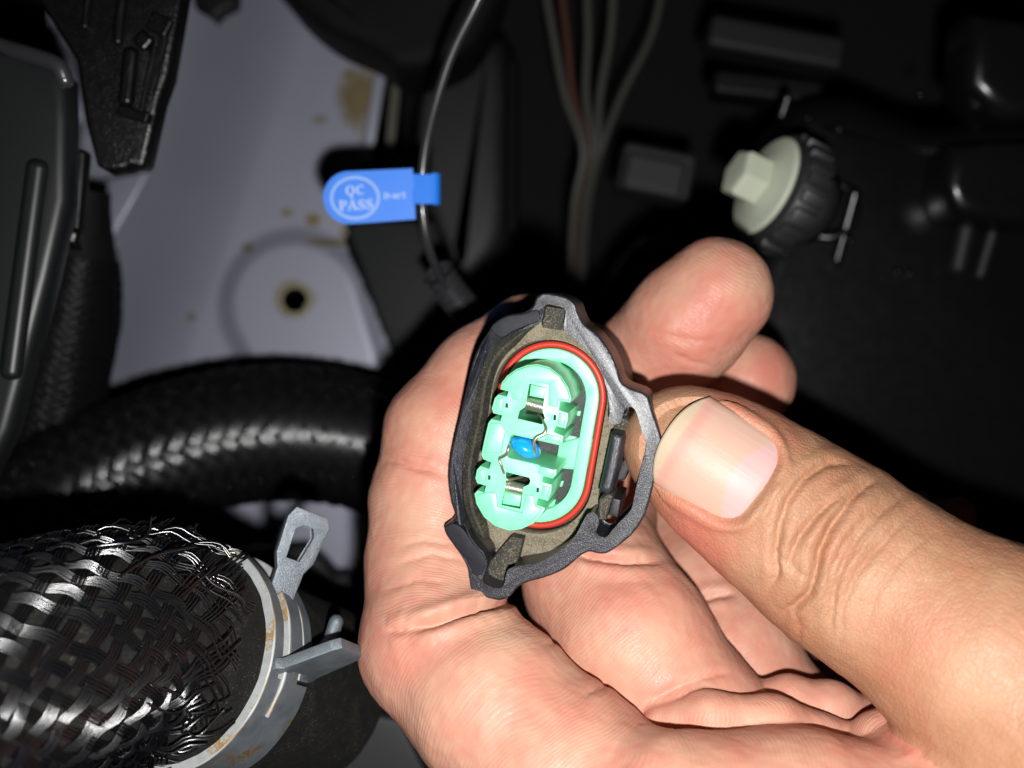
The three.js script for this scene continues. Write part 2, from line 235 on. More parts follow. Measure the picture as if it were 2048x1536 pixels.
{
  const TZ = 0.2;
  const towerPx = [[1000, 779], [1003, 765], [1014, 751], [1032, 738], [1054, 730], [1075, 728], [1098, 734], [1121, 751], [1136, 774], [1143, 797], [1140, 806], [1121, 803], [1118, 820], [1136, 826], [1136, 840], [1131, 858], [1112, 853], [1108, 864], [1127, 872], [1125, 886], [1119, 891], [1070, 880], [1026, 870], [1020, 874], [1013, 910], [1018, 916], [1070, 928], [1113, 939], [1113, 950], [1105, 958], [1087, 953], [1084, 964], [1103, 969], [1103, 984], [1096, 1003], [1077, 997], [1073, 1010], [1091, 1016], [1084, 1031], [1066, 1048], [1042, 1059], [1018, 1062], [990, 1053], [967, 1034], [952, 1008], [948, 988], [954, 981], [968, 985], [971, 972], [954, 967], [950, 957], [953, 940], [960, 932], [978, 938], [981, 925], [966, 919], [962, 909], [968, 880], [976, 846], [982, 838], [1000, 842], [1003, 831], [986, 827], [983, 817], [989, 796], [996, 789], [1013, 793], [1016, 783]];
  const win1 = [[1057, 764], [1094, 773], [1088, 822], [1093, 836], [1085, 852], [1032, 839], [1037, 820], [1048, 812]];
  const win2 = [[1010, 941], [1060, 953], [1064, 962], [1060, 971], [1049, 976], [1043, 1021], [1000, 1012], [1006, 984], [1009, 962]];
  const sq = (x, y, w, h) => [[x - w, y - h * 1.0], [x + w, y - h + 2], [x + w - 1, y + h], [x - w - 1, y + h - 2]];
  const holes = [win1, win2, sq(1014, 811, 5, 8), sq(1110, 835, 5, 9), sq(979, 955, 5, 8), sq(1076, 980, 5, 8)].map((h) => LV(h, TZ));
  part('tower', put(toCreasedNormals(strip(ext(LV(towerPx, TZ), holes, -12, TZ, 0.16, 3)), 0.6)), M.green, ins);
  // raised lands of the tower's face
  const lands = [
    [[1003, 777], [1006, 766], [1016, 753], [1033, 741], [1055, 733], [1075, 731], [1097, 737], [1119, 753], [1133, 775], [1139, 796], [1137, 802], [1117, 799], [1113, 815], [1096, 812], [1098, 770], [1054, 760], [1044, 800], [1024, 799], [1020, 781]],
    [[990, 818], [994, 797], [1005, 797], [1003, 824]], [[1118, 826], [1131, 830], [1128, 852], [1114, 848]],
    [[981, 846], [1000, 847], [1010, 862], [1002, 905], [968, 906]], [[1092, 868], [1121, 875], [1118, 886], [1090, 880]],
    [[1078, 932], [1108, 940], [1104, 953], [1076, 947]], [[956, 942], [966, 938], [972, 962], [956, 962]], [[1085, 972], [1099, 975], [1094, 996], [1082, 992]],
    [[953, 990], [978, 984], [992, 988], [994, 1014], [1044, 1026], [1052, 990], [1066, 992], [1070, 1013], [1084, 1018], [1064, 1044], [1041, 1054], [1019, 1058], [992, 1049], [970, 1031], [956, 1006]],
  ];
  for (const l of lands) part('land', put(toCreasedNormals(ext(LV(l, TZ + 0.45), [], TZ - 0.3, TZ + 0.45, 0.14, 2), 0.7)), M.green, ins);
  // pedestals and rolled spring terminals in the two windows
  part('pedestal', put(toCreasedNormals(ext(LV([[1061, 769], [1092, 776], [1088, 798], [1058, 792]], -0.6), [], -11, -0.6, 0.2, 2), 0.7)), M.green, ins);
  part('pedestal', put(toCreasedNormals(ext(LV([[1008, 986], [1043, 992], [1039, 1014], [1004, 1008]], -0.6), [], -11, -0.6, 0.2, 2), 0.7)), M.green, ins);
  const terminal = (a, b, s, holeC) => {                   // a and b: ends of the roll, s: which way it opens
    const A = V(...L(a[0], a[1], -1.2), -1.5), B = V(...L(b[0], b[1], -1.2), -1.5), ax = B.clone().sub(A), w = ax.length(); ax.normalize();
    const up = V(0, 0, 1), fw = ax.clone().cross(up).multiplyScalar(s);
    const prof = []; for (let k = 0; k <= 18; k++) { const t = -0.5 + 3.4 * k / 18; prof.push([Math.cos(t) * 0.85, Math.sin(t) * 0.85]); } prof.push([-0.95, -5]);
    const g = new THREE.BufferGeometry(), pos = [], idx = [];
    const th = 0.14; for (const off of [0, th]) for (const [f, z] of prof) { const l = Math.hypot(f, z) || 1, q = 1 - off / Math.max(l, 0.8); for (const t of [0, w]) { const p = A.clone().addScaledVector(ax, t).addScaledVector(fw, f * q).addScaledVector(up, z * q); pos.push(p.x, p.y, p.z); } }
    const n = prof.length; for (let k = 0; k < n - 1; k++) for (const o of [0, n]) { const i = 2 * (k + o); idx.push(i, i + 1, i + 2, i + 1, i + 3, i + 2); }
    for (let k = 0; k < n - 1; k++) for (const e of [0, 1]) { const i = 2 * k + e, j = 2 * (k + n) + e; idx.push(i, i + 2, j, i + 2, j + 2, j); }
    g.setAttribute('position', new THREE.Float32BufferAttribute(pos, 3)); g.setAttribute('uv', new THREE.Float32BufferAttribute(new Float32Array(pos.length / 3 * 2).map((v, i) => pos[(i >> 1) * 3 + (i & 1)]), 2)); g.setIndex(idx); g.computeVertexNormals();
    const t = part('terminal', put(g), M.tin, conn, 'rolled tin-plated spring contact');
    const c = L(holeC[0], holeC[1], -3.5);
    part('contact_box', put(merge([new THREE.BoxGeometry(3.3, 0.18, 7).rotateZ(-0.22).rotateX(0.25).translate(c[0], c[1], -6.2), new THREE.BoxGeometry(0.18, 1.8, 7).rotateZ(-0.22).translate(c[0] + 1.7, c[1] - 0.2, -6.4), new THREE.BoxGeometry(0.18, 1.8, 7).rotateZ(-0.22).translate(c[0] - 1.5, c[1] + 0.3, -6.0)])), M.brass, t);
  };
  terminal([1050, 806], [1090, 816], 1, [1062, 838]);
  terminal([1009, 973], [1049, 983], -1, [1036, 957]);
}
{ // latch lever between the mouth and the guard loop
  const lat = part('latch', put(toCreasedNormals(ext(LV([[1222, 866], [1246, 870], [1249, 878], [1240, 930], [1226, 984], [1220, 990], [1196, 986], [1204, 950]], -1.2), [], -16, -1.2, 0.75, 4), 0.7)), M.rim, conn, 'latch lever inside the guard loop');
  part('latch_bar', put(toCreasedNormals(ext(LV([[1250, 915], [1262, 900], [1260, 930], [1250, 960], [1232, 962], [1240, 930]], -5), [], -14, -5, 0.25), 0.7)), M.darkPlastic, lat);
  part('latch_bar', put(toCreasedNormals(ext(LV([[1198, 1000], [1216, 988], [1226, 992], [1212, 1040], [1194, 1040]], -3.4), [], -12, -3.4, 0.25), 0.7)), M.dustyDark, lat);
  part('latch_bar', put(toCreasedNormals(ext(LV([[1226, 996], [1242, 1000], [1236, 1036], [1216, 1030]], -5.5), [], -14, -5.5, 0.3), 0.7)), M.darkPlastic, lat);
  part('latch_bar', put(toCreasedNormals(ext(LV([[1226, 842], [1246, 836], [1272, 848], [1268, 866], [1228, 858]], -4.6), [], -13, -4.6, 0.3), 0.7)), M.dustyDark, lat);
}
{ // sealed cable leaving the back
  const b = cO.clone().addScaledVector(cn, -42).addScaledVector(cx, sc[0]);
  for (const s of [-3.2, 3.2]) part('cable', tube([b.clone().addScaledVector(cy, s), b.clone().addScaledVector(cn, -14).addScaledVector(cy, s), b.clone().addScaledVector(cn, -34).add(V(3, -10, 0))], 1.5, 20, 10), M.wireBlack, conn);
}
// the small blue part pushed across the two terminals
{
  const q = (px, py, lz) => { const a = L(px, py, lz); return V(a[0], a[1], lz).applyMatrix4(cM); };
  const cap = thing('blue_capacitor', 'small glossy blue component with bent wire leads bridging the green insert', 'capacitor', q(1051, 895, -1));
  const a = L(1051, 895, -0.6), g = new THREE.SphereGeometry(1, 40, 28).scale(2.02, 1.16, 1.9), p = g.attributes.position;
  for (let i = 0; i < p.count; i++) { const x = p.getX(i), y = p.getY(i); p.setY(i, y * (1 + 0.06 * Math.sin(x * 1.2 + 0.5)) + 0.05 * n3(x, y, p.getZ(i))); }
  g.computeVertexNormals(); g.rotateZ(-0.30).translate(a[0], a[1], -0.75);
  part('body', put(g), M.blueBody, cap);
  part('lead', tube([q(1070, 908, 0.5), q(1069, 899, 1.1), q(1067, 886, 1.3), q(1073, 876, 1.3), q(1088, 868, 1.1), q(1092, 858, 0.9), q(1088, 845, 0.3), q(1083, 834, -1.5), q(1078, 828, -4)], 0.22, 60, 10), M.wireLead, cap);
  part('lead', tube([q(1024, 886, -0.6), q(1019, 889, 0.6), q(1017, 897, 1.1), q(1014, 908, 1.1), q(1005, 914, 0.9), q(999, 917, 0.6), q(1003, 931, 0.5), q(1008, 946, 0.1), q(1013, 957, -0.7), q(1026, 958, -1.6), q(1045, 953, -3.2)], 0.2, 70, 10), M.wireLead, cap);
}
// ------------------------------------------------------------------ the hand
{
  // joints: [px, py, z, radius] in the photograph's plane and in millimetres
  const J = (a) => a.map(([x, y, z, r]) => ({ p: P(x, y, z), r }));
  const chains = [
    { id: 0, k: 2.6, pts: J([[1330, 1760, 8, 12.5], [1135, 1560, 2, 11.2], [985, 1408, -3, 10.2], [876, 1292, -9, 9.9], [868, 1130, -15, 9.0], [872, 1000, -17, 8.7], [893, 868, -18, 8.3], [968, 765, -20, 7.6], [1058, 680, -23, 6.8]]) },   // index
    { id: 1, k: 2.6, pts: J([[1560, 1700, -4, 11.5], [1400, 1470, -10, 10.2], [1262, 1275, -14, 10.6], [1192, 1160, -20, 10.0], [1190, 1040, -30, 8.6], [1215, 860, -38, 8.2], [1290, 730, -33, 8.2], [1370, 650, -27, 8.5], [1432, 588, -25, 8.3]]) },   // middle
    { id: 2, k: 2.6, pts: J([[1720, 1640, -16, 11], [1560, 1470, -21, 9.4], [1462, 1300, -26, 9.2], [1396, 1180, -33, 9.2], [1330, 1040, -46, 8.4], [1380, 900, -48, 7.8], [1440, 812, -44, 7.7], [1496, 762, -40, 7.6]]) },   // ring
    { id: 3, k: 2.6, pts: J([[1880, 1560, -26, 10], [1760, 1380, -46, 8.5], [1660, 1230, -60, 7.6], [1740, 1120, -66, 7], [1845, 1066, -61, 6.6], [1905, 1040, -58, 6.2]]) },   // little
    { id: 4, k: 3.2, pts: J([[1366, 890, -3.0, 7.5], [1432, 932, -2.8, 8.6], [1505, 985, -2.6, 9.3], [1590, 1046, -2, 10.2], [1685, 1118, -1, 11], [1806, 1200, 2, 11.0], [1985, 1318, 7, 13.2], [2200, 1520, 11, 18], [2500, 1800, 8, 26]]) },   // thumb
    { id: 5, k: 3, pts: J([[1330, 1640, 10, 10], [1600, 1680, 8, 12], [1900, 1800, 8, 18], [2300, 1900, 2, 28]]) },   // palm
    { id: 6, k: 1.6, pts: J([[1322, 1444, -1.6, 2.2], [1420, 1434, 0.2, 3.0], [1545, 1446, 0, 3.2], [1690, 1488, -2.5, 2.8]]) },   // fold of the palm
    { id: 7, k: 1.6, pts: J([[1486, 1412, -10.5, 3.0], [1580, 1406, -8.5, 3.4], [1660, 1420, -8.5, 3.5], [1750, 1456, -10, 3.4]]) },
    { id: 8, k: 2, pts: J([[1768, 1494, 0.5, 4.6], [1830, 1590, 6, 9]]) },
  ];
  const segs = [];
  for (const c of chains) { let s = 0; c.cum = [0]; for (let i = 0; i + 1 < c.pts.length; i++) { const a = c.pts[i], b = c.pts[i + 1], d = b.p.clone().sub(a.p), l2 = d.lengthSq(); segs.push({ c: c.id, k: c.k, ax: a.p.x, ay: a.p.y, az: a.p.z, dx: d.x, dy: d.y, dz: d.z, l2, ra: a.r, rb: b.r, i }); s += Math.sqrt(l2); c.cum.push(s); } }
  const smin = (a, b, k) => { const h = Math.max(k - Math.abs(a - b), 0) / k; return Math.min(a, b) - h * h * k * 0.25; };
  const cd = new Float64Array(chains.length); let bestId = 0;
  const joinK = [0.7, 0.7, 0.7, 0.7, 0.9, 2.6, 0.7, 0.7, 0.9];
  const cand = { list: segs };
  function sdf(x, y, z) {
    cd.fill(1e3); let cur = -1, lim = 0;
    for (const s of cand.list) {
      const px = x - s.ax, py = y - s.ay, pz = z - s.az; let t = (px * s.dx + py * s.dy + pz * s.dz) / s.l2; t = t < 0 ? 0 : t > 1 ? 1 : t;
      const qx = px - s.dx * t, qy = py - s.dy * t, qz = pz - s.dz * t;
      const d = Math.sqrt(qx * qx + qy * qy + qz * qz) - (s.ra + (s.rb - s.ra) * t);
      cd[s.c] = cd[s.c] > 900 ? d : smin(cd[s.c], d, s.k);
    }
    let r = 1e3, m = 1e3; for (let i = 0; i < cd.length; i++) { if (cd[i] < m) { m = cd[i]; bestId = i; } r = r > 900 ? cd[i] : cd[i] > 900 ? r : smin(r, cd[i], joinK[i]); }
    return r;
  }
  // surface nets on a sparse grid
  const h = 0.34, B = 8, bs = h * B, lo = V(-24, -62, -80), hi = V(72, 24, 40);
  const nb = [0, 1, 2].map((a) => Math.ceil((hi.getComponent(a) - lo.getComponent(a)) / bs)), NX = nb[0] * B + 2, NY = nb[1] * B + 2;
  const vid = new Map(), vpos = [], vfid = [], quads = [], F = new Float32Array((B + 2) ** 3), S1 = B + 2, S2 = S1 * S1;
  const inView = (x, y, z) => { const q = pxOf(V(x, y, z)); return q[0] > 520 && q[0] < 2330 && q[1] > 400 && q[1] < 1790; };
  for (let bz = 0; bz < nb[2]; bz++) for (let by = 0; by < nb[1]; by++) for (let bx = 0; bx < nb[0]; bx++) {
    const x0 = lo.x + bx * bs, y0 = lo.y + by * bs, z0 = lo.z + bz * bs, c = bs / 2;
    if (!inView(x0 + c, y0 + c, z0 + c)) continue;
    cand.list = segs; if (Math.abs(sdf(x0 + c, y0 + c, z0 + c)) > bs * 0.87 + 2.2) continue;
    cand.list = segs.filter((s) => { const px = x0 + c - s.ax, py = y0 + c - s.ay, pz = z0 + c - s.az; const t = clamp((px * s.dx + py * s.dy + pz * s.dz) / s.l2, 0, 1); return Math.hypot(px - s.dx * t, py - s.dy * t, pz - s.dz * t) - lerp(s.ra, s.rb, t) < bs * 0.87 + 4.5; });
    for (let k = 0; k < S1; k++) for (let j = 0; j < S1; j++) for (let i = 0; i < S1; i++) F[k * S2 + j * S1 + i] = sdf(x0 + (i - 1 + 0) * h, y0 + (j - 1) * h, z0 + (k - 1) * h);
    // cells -1..B-1 have corners in F; cell (i,j,k) spans F[i+1..i+2]
    const key = (i, j, k) => ((bz * B + k + 1) * NY + (by * B + j + 1)) * NX + (bx * B + i + 1);
    const cellV = (i, j, k) => {
      const id = key(i, j, k); let v = vid.get(id); if (v !== undefined) return v;
      let n = 0, sx = 0, sy = 0, sz = 0; const o = (k + 1) * S2 + (j + 1) * S1 + i + 1;
      const E = (a, b, ax, ay, az, dx, dy, dz) => { const fa = F[o + a], fb = F[o + b]; if ((fa < 0) !== (fb < 0)) { const t = fa / (fa - fb); sx += ax + dx * t; sy += ay + dy * t; sz += az + dz * t; n++; } };
      for (const y of [0, 1]) for (const z of [0, 1]) E(y * S1 + z * S2, 1 + y * S1 + z * S2, 0, y, z, 1, 0, 0);
      for (const x of [0, 1]) for (const z of [0, 1]) E(x + z * S2, x + S1 + z * S2, x, 0, z, 0, 1, 0);
      for (const x of [0, 1]) for (const y of [0, 1]) E(x + y * S1, x + y * S1 + S2, x, y, 0, 0, 0, 1);
      v = vpos.length / 3; vid.set(id, v); vpos.push(x0 + (i + sx / n) * h, y0 + (j + sy / n) * h, z0 + (k + sz / n) * h); return v;
    };
    // an edge from grid point g=(i,j,k) uses the four cells round it; cells run from -1 so that each block owns its own edges
    for (let k = 0; k < B; k++) for (let j = 0; j < B; j++) for (let i = 0; i < B; i++) {
      const o = (k + 1) * S2 + (j + 1) * S1 + i + 1, f = F[o];
      if ((f < 0) !== (F[o + 1] < 0)) { const q = [cellV(i, j - 1, k - 1), cellV(i, j, k - 1), cellV(i, j, k), cellV(i, j - 1, k)]; quads.push(f < 0 ? q : q.reverse()); }
      if ((f < 0) !== (F[o + S1] < 0)) { const q = [cellV(i - 1, j, k - 1), cellV(i - 1, j, k), cellV(i, j, k), cellV(i, j, k - 1)]; quads.push(f < 0 ? q : q.reverse()); }
      if ((f < 0) !== (F[o + S2] < 0)) { const q = [cellV(i - 1, j - 1, k), cellV(i, j - 1, k), cellV(i, j, k), cellV(i - 1, j, k)]; quads.push(f < 0 ? q : q.reverse()); }
    }
  }
  cand.list = segs;
  const nv = vpos.length / 3, pos = Float32Array.from(vpos), nor = new Float32Array(nv * 3), fid = new Uint8Array(nv);
  for (let i = 0; i < nv; i++) {                            // pull onto the surface, take its normal
    let x = pos[3 * i], y = pos[3 * i + 1], z = pos[3 * i + 2]; const e = 0.25;
    const d = sdf(x, y, z); fid[i] = bestId;
    let gx = sdf(x + e, y, z) - sdf(x - e, y, z), gy = sdf(x, y + e, z) - sdf(x, y - e, z), gz = sdf(x, y, z + e) - sdf(x, y, z - e); const l = Math.hypot(gx, gy, gz) || 1; gx /= l; gy /= l; gz /= l;
    pos[3 * i] = x - gx * d * 0.8; pos[3 * i + 1] = y - gy * d * 0.8; pos[3 * i + 2] = z - gz * d * 0.8; nor[3 * i] = gx; nor[3 * i + 1] = gy; nor[3 * i + 2] = gz;
  }
  // thumb nail frame
  const nA = V(-0.84, 0.54, -0.06).normalize(), nN = V(-0.02, 0.0, 1).addScaledVector(nA, -V(-0.02, 0.0, 1).dot(nA)).normalize(), nS = nN.clone().cross(nA).normalize();
  const nO = P(1530, 984, 7.0);                             // middle of the cuticle
  const NW = 6.8, NL = 13.3, NR = 9.6;
  const nailEdge = (b) => 1.1 * Math.pow(Math.abs(b), 2.6); // cuticle line bows back at its middle
  const nailD = (q) => { const a = q.dot(nA), b = q.dot(nS) / NW; const r = 2.6, ex = Math.abs(q.dot(nS)) - NW * 0.88 + r, ey = -(a - nailEdge(b)) + r; return Math.min(Math.max(ex, ey), 0) + Math.hypot(Math.max(ex, 0), Math.max(ey, 0)) - r; };
  // creases of the skin: photograph polylines, depth and half-width in mm, finger
  const creases = [
    [4, 0.50, 0.34, [[1718, 962], [1697, 981], [1655, 1012], [1631, 1034], [1605, 1065], [1586, 1098], [1579, 1118], [1583, 1139]]],
    [4, 0.85, 0.42, [[1758, 953], [1730, 972], [1697, 1003], [1662, 1052], [1640, 1098], [1630, 1150], [1616, 1190], [1587, 1214], [1560, 1226]]],
    [4, 0.70, 0.40, [[1700, 926], [1653, 926], [1605, 959], [1575, 1000], [1559, 1050], [1552, 1100], [1554, 1150], [1536, 1180]]],
    [4, 0.45, 0.34, [[1812, 984], [1763, 1025], [1715, 1074], [1688, 1122], [1670, 1176], [1664, 1230], [1662, 1275]]],
    [4, 0.35, 0.30, [[1785, 992], [1732, 1034], [1693, 1080], [1664, 1130], [1655, 1190]]],
    [4, 0.30, 0.30, [[1838, 1012], [1790, 1060], [1735, 1118], [1704, 1160], [1684, 1220], [1682, 1290]]],
    [4, 0.22, 0.28, [[1620, 920], [1580, 955], [1548, 1005], [1535, 1060]]],
    [4, 0.20, 0.26, [[1584, 930], [1540, 985], [1500, 1062]]],
    [4, 0.16, 0.24, [[1870, 1060], [1800, 1120], [1750, 1190], [1730, 1260]]],
    [4, 0.18, 0.24, [[1588, 1216], [1600, 1250], [1598, 1290]]],
    [4, 0.20, 0.24, [[1560, 1110], [1600, 1146], [1626, 1160]]],
    [0, 1.25, 0.55, [[1040, 1198], [1005, 1206], [960, 1215], [912, 1231], [856, 1250], [812, 1260]]],
    [0, 0.4, 0.5, [[812, 1260], [775, 1262]]],
    [0, 0.30, 0.34, [[768, 917], [800, 924], [832, 934], [900, 952]]],
    [0, 0.14, 0.3, [[800, 1090], [850, 1082], [910, 1090]]], [0, 0.14, 0.3, [[790, 1130], [860, 1108], [930, 1120]]], [0, 0.12, 0.3, [[770, 1180], [840, 1160], [900, 1165]]],
    [0, 0.22, 0.3, [[1160, 1392], [1210, 1372], [1262, 1352]]], [0, 0.16, 0.3, [[1085, 1290], [1130, 1280], [1170, 1268]]], [0, 0.2, 0.35, [[1290, 1440], [1250, 1480], [1230, 1540]]],
    [1, 0.9, 0.5, [[1150, 1104], [1180, 1114], [1240, 1122], [1320, 1122]]],
    [1, 0.16, 0.3, [[1300, 664], [1340, 672], [1378, 681], [1430, 684]]], [1, 0.16, 0.3, [[1345, 708], [1380, 722], [1424, 733]]], [1, 0.12, 0.3, [[1414, 698], [1450, 718]]],
    [2, 0.6, 0.45, [[1390, 1205], [1425, 1192], [1470, 1188]]],
    [1, 0.25, 0.4, [[1290, 1405], [1360, 1372], [1420, 1352], [1460, 1344]]],
  ].map(([f, d0, w, p]) => { const d = f === 4 ? d0 * 0.9 : d0; const bx = [Math.min(...p.map((q) => q[0])) - 40, Math.max(...p.map((q) => q[0])) + 40, Math.min(...p.map((q) => q[1])) - 40, Math.max(...p.map((q) => q[1])) + 40]; return { f, d, w, p, bx }; });
  const polyD = (x, y, p) => { let m = 1e9, at = 0; for (let i = 0; i + 1 < p.length; i++) { const ax = p[i][0], ay = p[i][1], dx = p[i + 1][0] - ax, dy = p[i + 1][1] - ay; const t = clamp(((x - ax) * dx + (y - ay) * dy) / (dx * dx + dy * dy), 0, 1); const d = Math.hypot(x - ax - dx * t, y - ay - dy * t); if (d < m) { m = d; at = (i + t) / (p.length - 1); } } return [m, at]; };
  const col = new Float32Array(nv * 3);
  const palm = [0.57, 0.275, 0.192], dors = [0.39, 0.196, 0.107], red = [0.56, 0.16, 0.115], pale = [0.61, 0.385, 0.255], brown = [0.36, 0.17, 0.10];
  // blood showing through the skin: [px, py, radius px, finger, kind, strength]
  const spots = [[1400, 640, 75, 1, red, 0.75], [1440, 560, 60, 1, red, 0.35], [1330, 740, 60, 1, red, 0.5], [1500, 560, 45, 1, pale, 0.4], [1345, 585, 45, 1, pale, 0.35], [1530, 740, 50, 2, red, 0.7], [1480, 700, 40, 2, pale, 0.4],
    [1000, 1262, 55, 0, pale, 0.6], [1082, 1345, 45, 0, red, 0.38], [1170, 1432, 70, 0, red, 0.36], [1120, 1330, 40, 0, pale, 0.5], [890, 790, 55, 0, red, 0.38], [850, 940, 60, 0, red, 0.25], [820, 1300, 70, 0, red, 0.3], [860, 1420, 60, 0, pale, 0.35], [840, 1040, 60, 0, pale, 0.35], [960, 1130, 50, 0, pale, 0.25], [1180, 1480, 50, 0, pale, 0.3],
    [1270, 1190, 50, 1, red, 0.3], [1320, 1280, 55, 1, pale, 0.4], [1260, 1330, 40, 1, pale, 0.3], [1220, 1120, 35, 1, red, 0.4],
    [1370, 1060, 75, 4, red, 0.75], [1420, 1110, 50, 4, red, 0.5], [1470, 800, 60, 4, red, 0.5], [1560, 850, 60, 4, red, 0.3], [1850, 1270, 90, 4, red, 0.22], [1620, 1030, 70, 4, brown, 0.25], [1700, 960, 60, 4, brown, 0.25], [1530, 1120, 50, 4, pale, 0.35], [1700, 1230, 60, 4, pale, 0.3], [1960, 1350, 90, 4, pale, 0.3], [1800, 1500, 70, 8, red, 0.4]];
  for (let i = 0; i < nv; i++) {
    const x = pos[3 * i], y = pos[3 * i + 1], z = pos[3 * i + 2], [u, v] = pxOf(V(x, y, z)), f = fid[i]; let d = 0;
    const facing = nor[3 * i + 2] > -0.25;
    d += 0.10 * n3(x * 0.16, y * 0.16, z * 0.16) + 0.035 * n3(x * 0.55, y * 0.55, z * 0.55);
    if (facing) for (const c of creases) if (c.f === f && u > c.bx[0] && u < c.bx[1] && v > c.bx[2] && v < c.bx[3]) {
      const [m, at] = polyD(u + 1.6 * n3(x * 0.7, y * 0.7, 5), v + 1.6 * n3(x * 0.7, y * 0.7, 8), c.p), mm = m * (D - z) / FPX, t = Math.min(1, 4.5 * Math.min(at, 1 - at) + 0.12);
      d -= c.d * t * Math.exp(-(mm * mm) / (c.w * c.w)); d += c.d * 0.5 * t * Math.exp(-((mm - 1.6 * c.w - 0.55) ** 2) / (c.w * c.w * 2.2 + 0.25));
    }
    if (f === 4) {                                          // bed and folds of the thumb nail
      const q = V(x, y, z).sub(nO), a = q.dot(nA), e = nailD(q);
      if (q.dot(nN) > -4.5) { d -= 0.85 * sstep(0.3, -0.5, e) * sstep(-3, 0, a + 3); d += 0.42 * Math.exp(-((e - 0.75) ** 2) / 0.5) * (1 - sstep(NL - 5, NL - 1, a)); }
    }
    pos[3 * i] += nor[3 * i] * d; pos[3 * i + 1] += nor[3 * i + 1] * d; pos[3 * i + 2] += nor[3 * i + 2] * d;
    let c = f === 4 ? dors.slice() : palm.slice();
    if (f === 3) c = mix3(palm, dors, 0.5);
    const bl = n3(x * 0.11, y * 0.11, z * 0.11 + 20), b2 = n3(x * 0.35, y * 0.35, z * 0.35 + 7), b3 = n3(x * 1.3, y * 1.3, z * 1.3);
    const th = f === 4 ? 0.55 : 1; c = mix3(c, bl > 0 ? red : pale, Math.abs(bl) * 0.32 * th); c = mix3(c, b2 > 0 ? pale : red, Math.abs(b2) * 0.26 * th); c = mix3(c, brown, Math.max(0, b3) * 0.08);
    for (const s of spots) if (s[3] === f) { const w = s[5] * Math.exp(-((u - s[0]) ** 2 + (v - s[1]) ** 2) / (s[2] * s[2]) * (1 + 0.35 * b2)); if (w > 0.01) c = mix3(c, s[4], w); }
    col[3 * i] = c[0]; col[3 * i + 1] = c[1]; col[3 * i + 2] = c[2];
  }
  // one mesh: vertices doubled only where two fingers meet, so that each keeps its own uv
  const remap = new Map(), oi = [], idA = [], idB = [], uvs = [];
  for (const c of chains) {                                 // a smooth centre line with carried frames, run past both ends
    const p = c.pts.map((q) => q.p), n = p.length, e0 = p[0].clone().sub(p[1]).normalize(), e1 = p[n - 1].clone().sub(p[n - 2]).normalize();
    const cv = new THREE.CatmullRomCurve3([p[0].clone().addScaledVector(e0, 14), ...p, p[n - 1].clone().addScaledVector(e1, 12)], false, 'centripetal'), N = 90;
    c.line = cv.getSpacedPoints(N); c.step = cv.getLength() / N; c.fr = []; let ref = null;
    for (let k = 0; k <= N; k++) { const d = c.line[Math.min(N, k + 1)].clone().sub(c.line[Math.max(0, k - 1)]).normalize(); ref = (ref ?? V(0, 0, 1)).clone().addScaledVector(d, -(ref ?? V(0, 0, 1)).dot(d)).normalize(); c.fr.push([d, ref, d.clone().cross(ref)]); }
    // turn the frames so that the seam stays on the side away from the palm's front
    for (const f of c.fr) { const z = V(0, 0, 1).addScaledVector(f[0], -f[0].z); f.a0 = Math.atan2(z.dot(f[2]), z.dot(f[1])); }
  }
  const uvOf = (i, f) => {
    const c = chains[f], p = V(pos[3 * i], pos[3 * i + 1], pos[3 * i + 2]); let best = 1e9, b = 0;
    for (let k = 0; k < c.line.length; k++) { const m = p.distanceToSquared(c.line[k]); if (m < best) { best = m; b = k; } }
    const q = p.clone().sub(c.line[b]), [d, r, sd] = c.fr[b], al = q.dot(d); q.addScaledVector(d, -al);
    const mid = c.fr[Math.floor(c.fr.length / 2)].a0; let an = Math.atan2(q.dot(sd), q.dot(r)) - mid; an = Math.atan2(Math.sin(an), Math.cos(an));
    return [an * 9 + f * 17.3, b * c.step + clamp(al, -c.step, c.step) + f * 31.7];
  };
  const vtx = (i, f) => { const k = i * 16 + f; let n = remap.get(k); if (n === undefined) { n = oi.length; remap.set(k, n); oi.push(i); const q = uvOf(i, f); uvs.push(q[0], q[1]); } return n; };
  for (const q of quads) for (const t of [[q[0], q[1], q[2]], [q[0], q[2], q[3]]]) {
    const f = fid[t[0]] === fid[t[1]] || fid[t[0]] === fid[t[2]] ? fid[t[0]] : fid[t[1]];
    (f === 4 ? idB : idA).push(vtx(t[0], f), vtx(t[1], f), vtx(t[2], f));
  }
  const base = new THREE.BufferGeometry(); base.setAttribute('position', new THREE.BufferAttribute(pos, 3)); base.setIndex(quads.flatMap((q) => [q[0], q[1], q[2], q[0], q[2], q[3]])); base.computeVertexNormals();
  const sn = base.attributes.normal.array;
  const g = new THREE.BufferGeometry(), gp = new Float32Array(oi.length * 3), gn = new Float32Array(oi.length * 3), gc = new Float32Array(oi.length * 3);
  oi.forEach((i, n) => { for (let a = 0; a < 3; a++) { gp[3 * n + a] = pos[3 * i + a]; gn[3 * n + a] = sn[3 * i + a]; gc[3 * n + a] = col[3 * i + a]; } });
  g.setAttribute('position', new THREE.BufferAttribute(gp, 3)); g.setAttribute('normal', new THREE.BufferAttribute(gn, 3)); g.setAttribute('color', new THREE.BufferAttribute(gc, 3)); g.setAttribute('uv', new THREE.Float32BufferAttribute(uvs, 2));
  g.setIndex([...Array(0)].concat(idA, idB)); g.addGroup(0, idA.length, 0); g.addGroup(idA.length, idB.length, 1);
  // papillary ridges on the finger pads, fine cross-hatched relief on the back of the thumb
  const w1 = fbm(3, 3, 301), w2 = fbm(8, 3, 302);
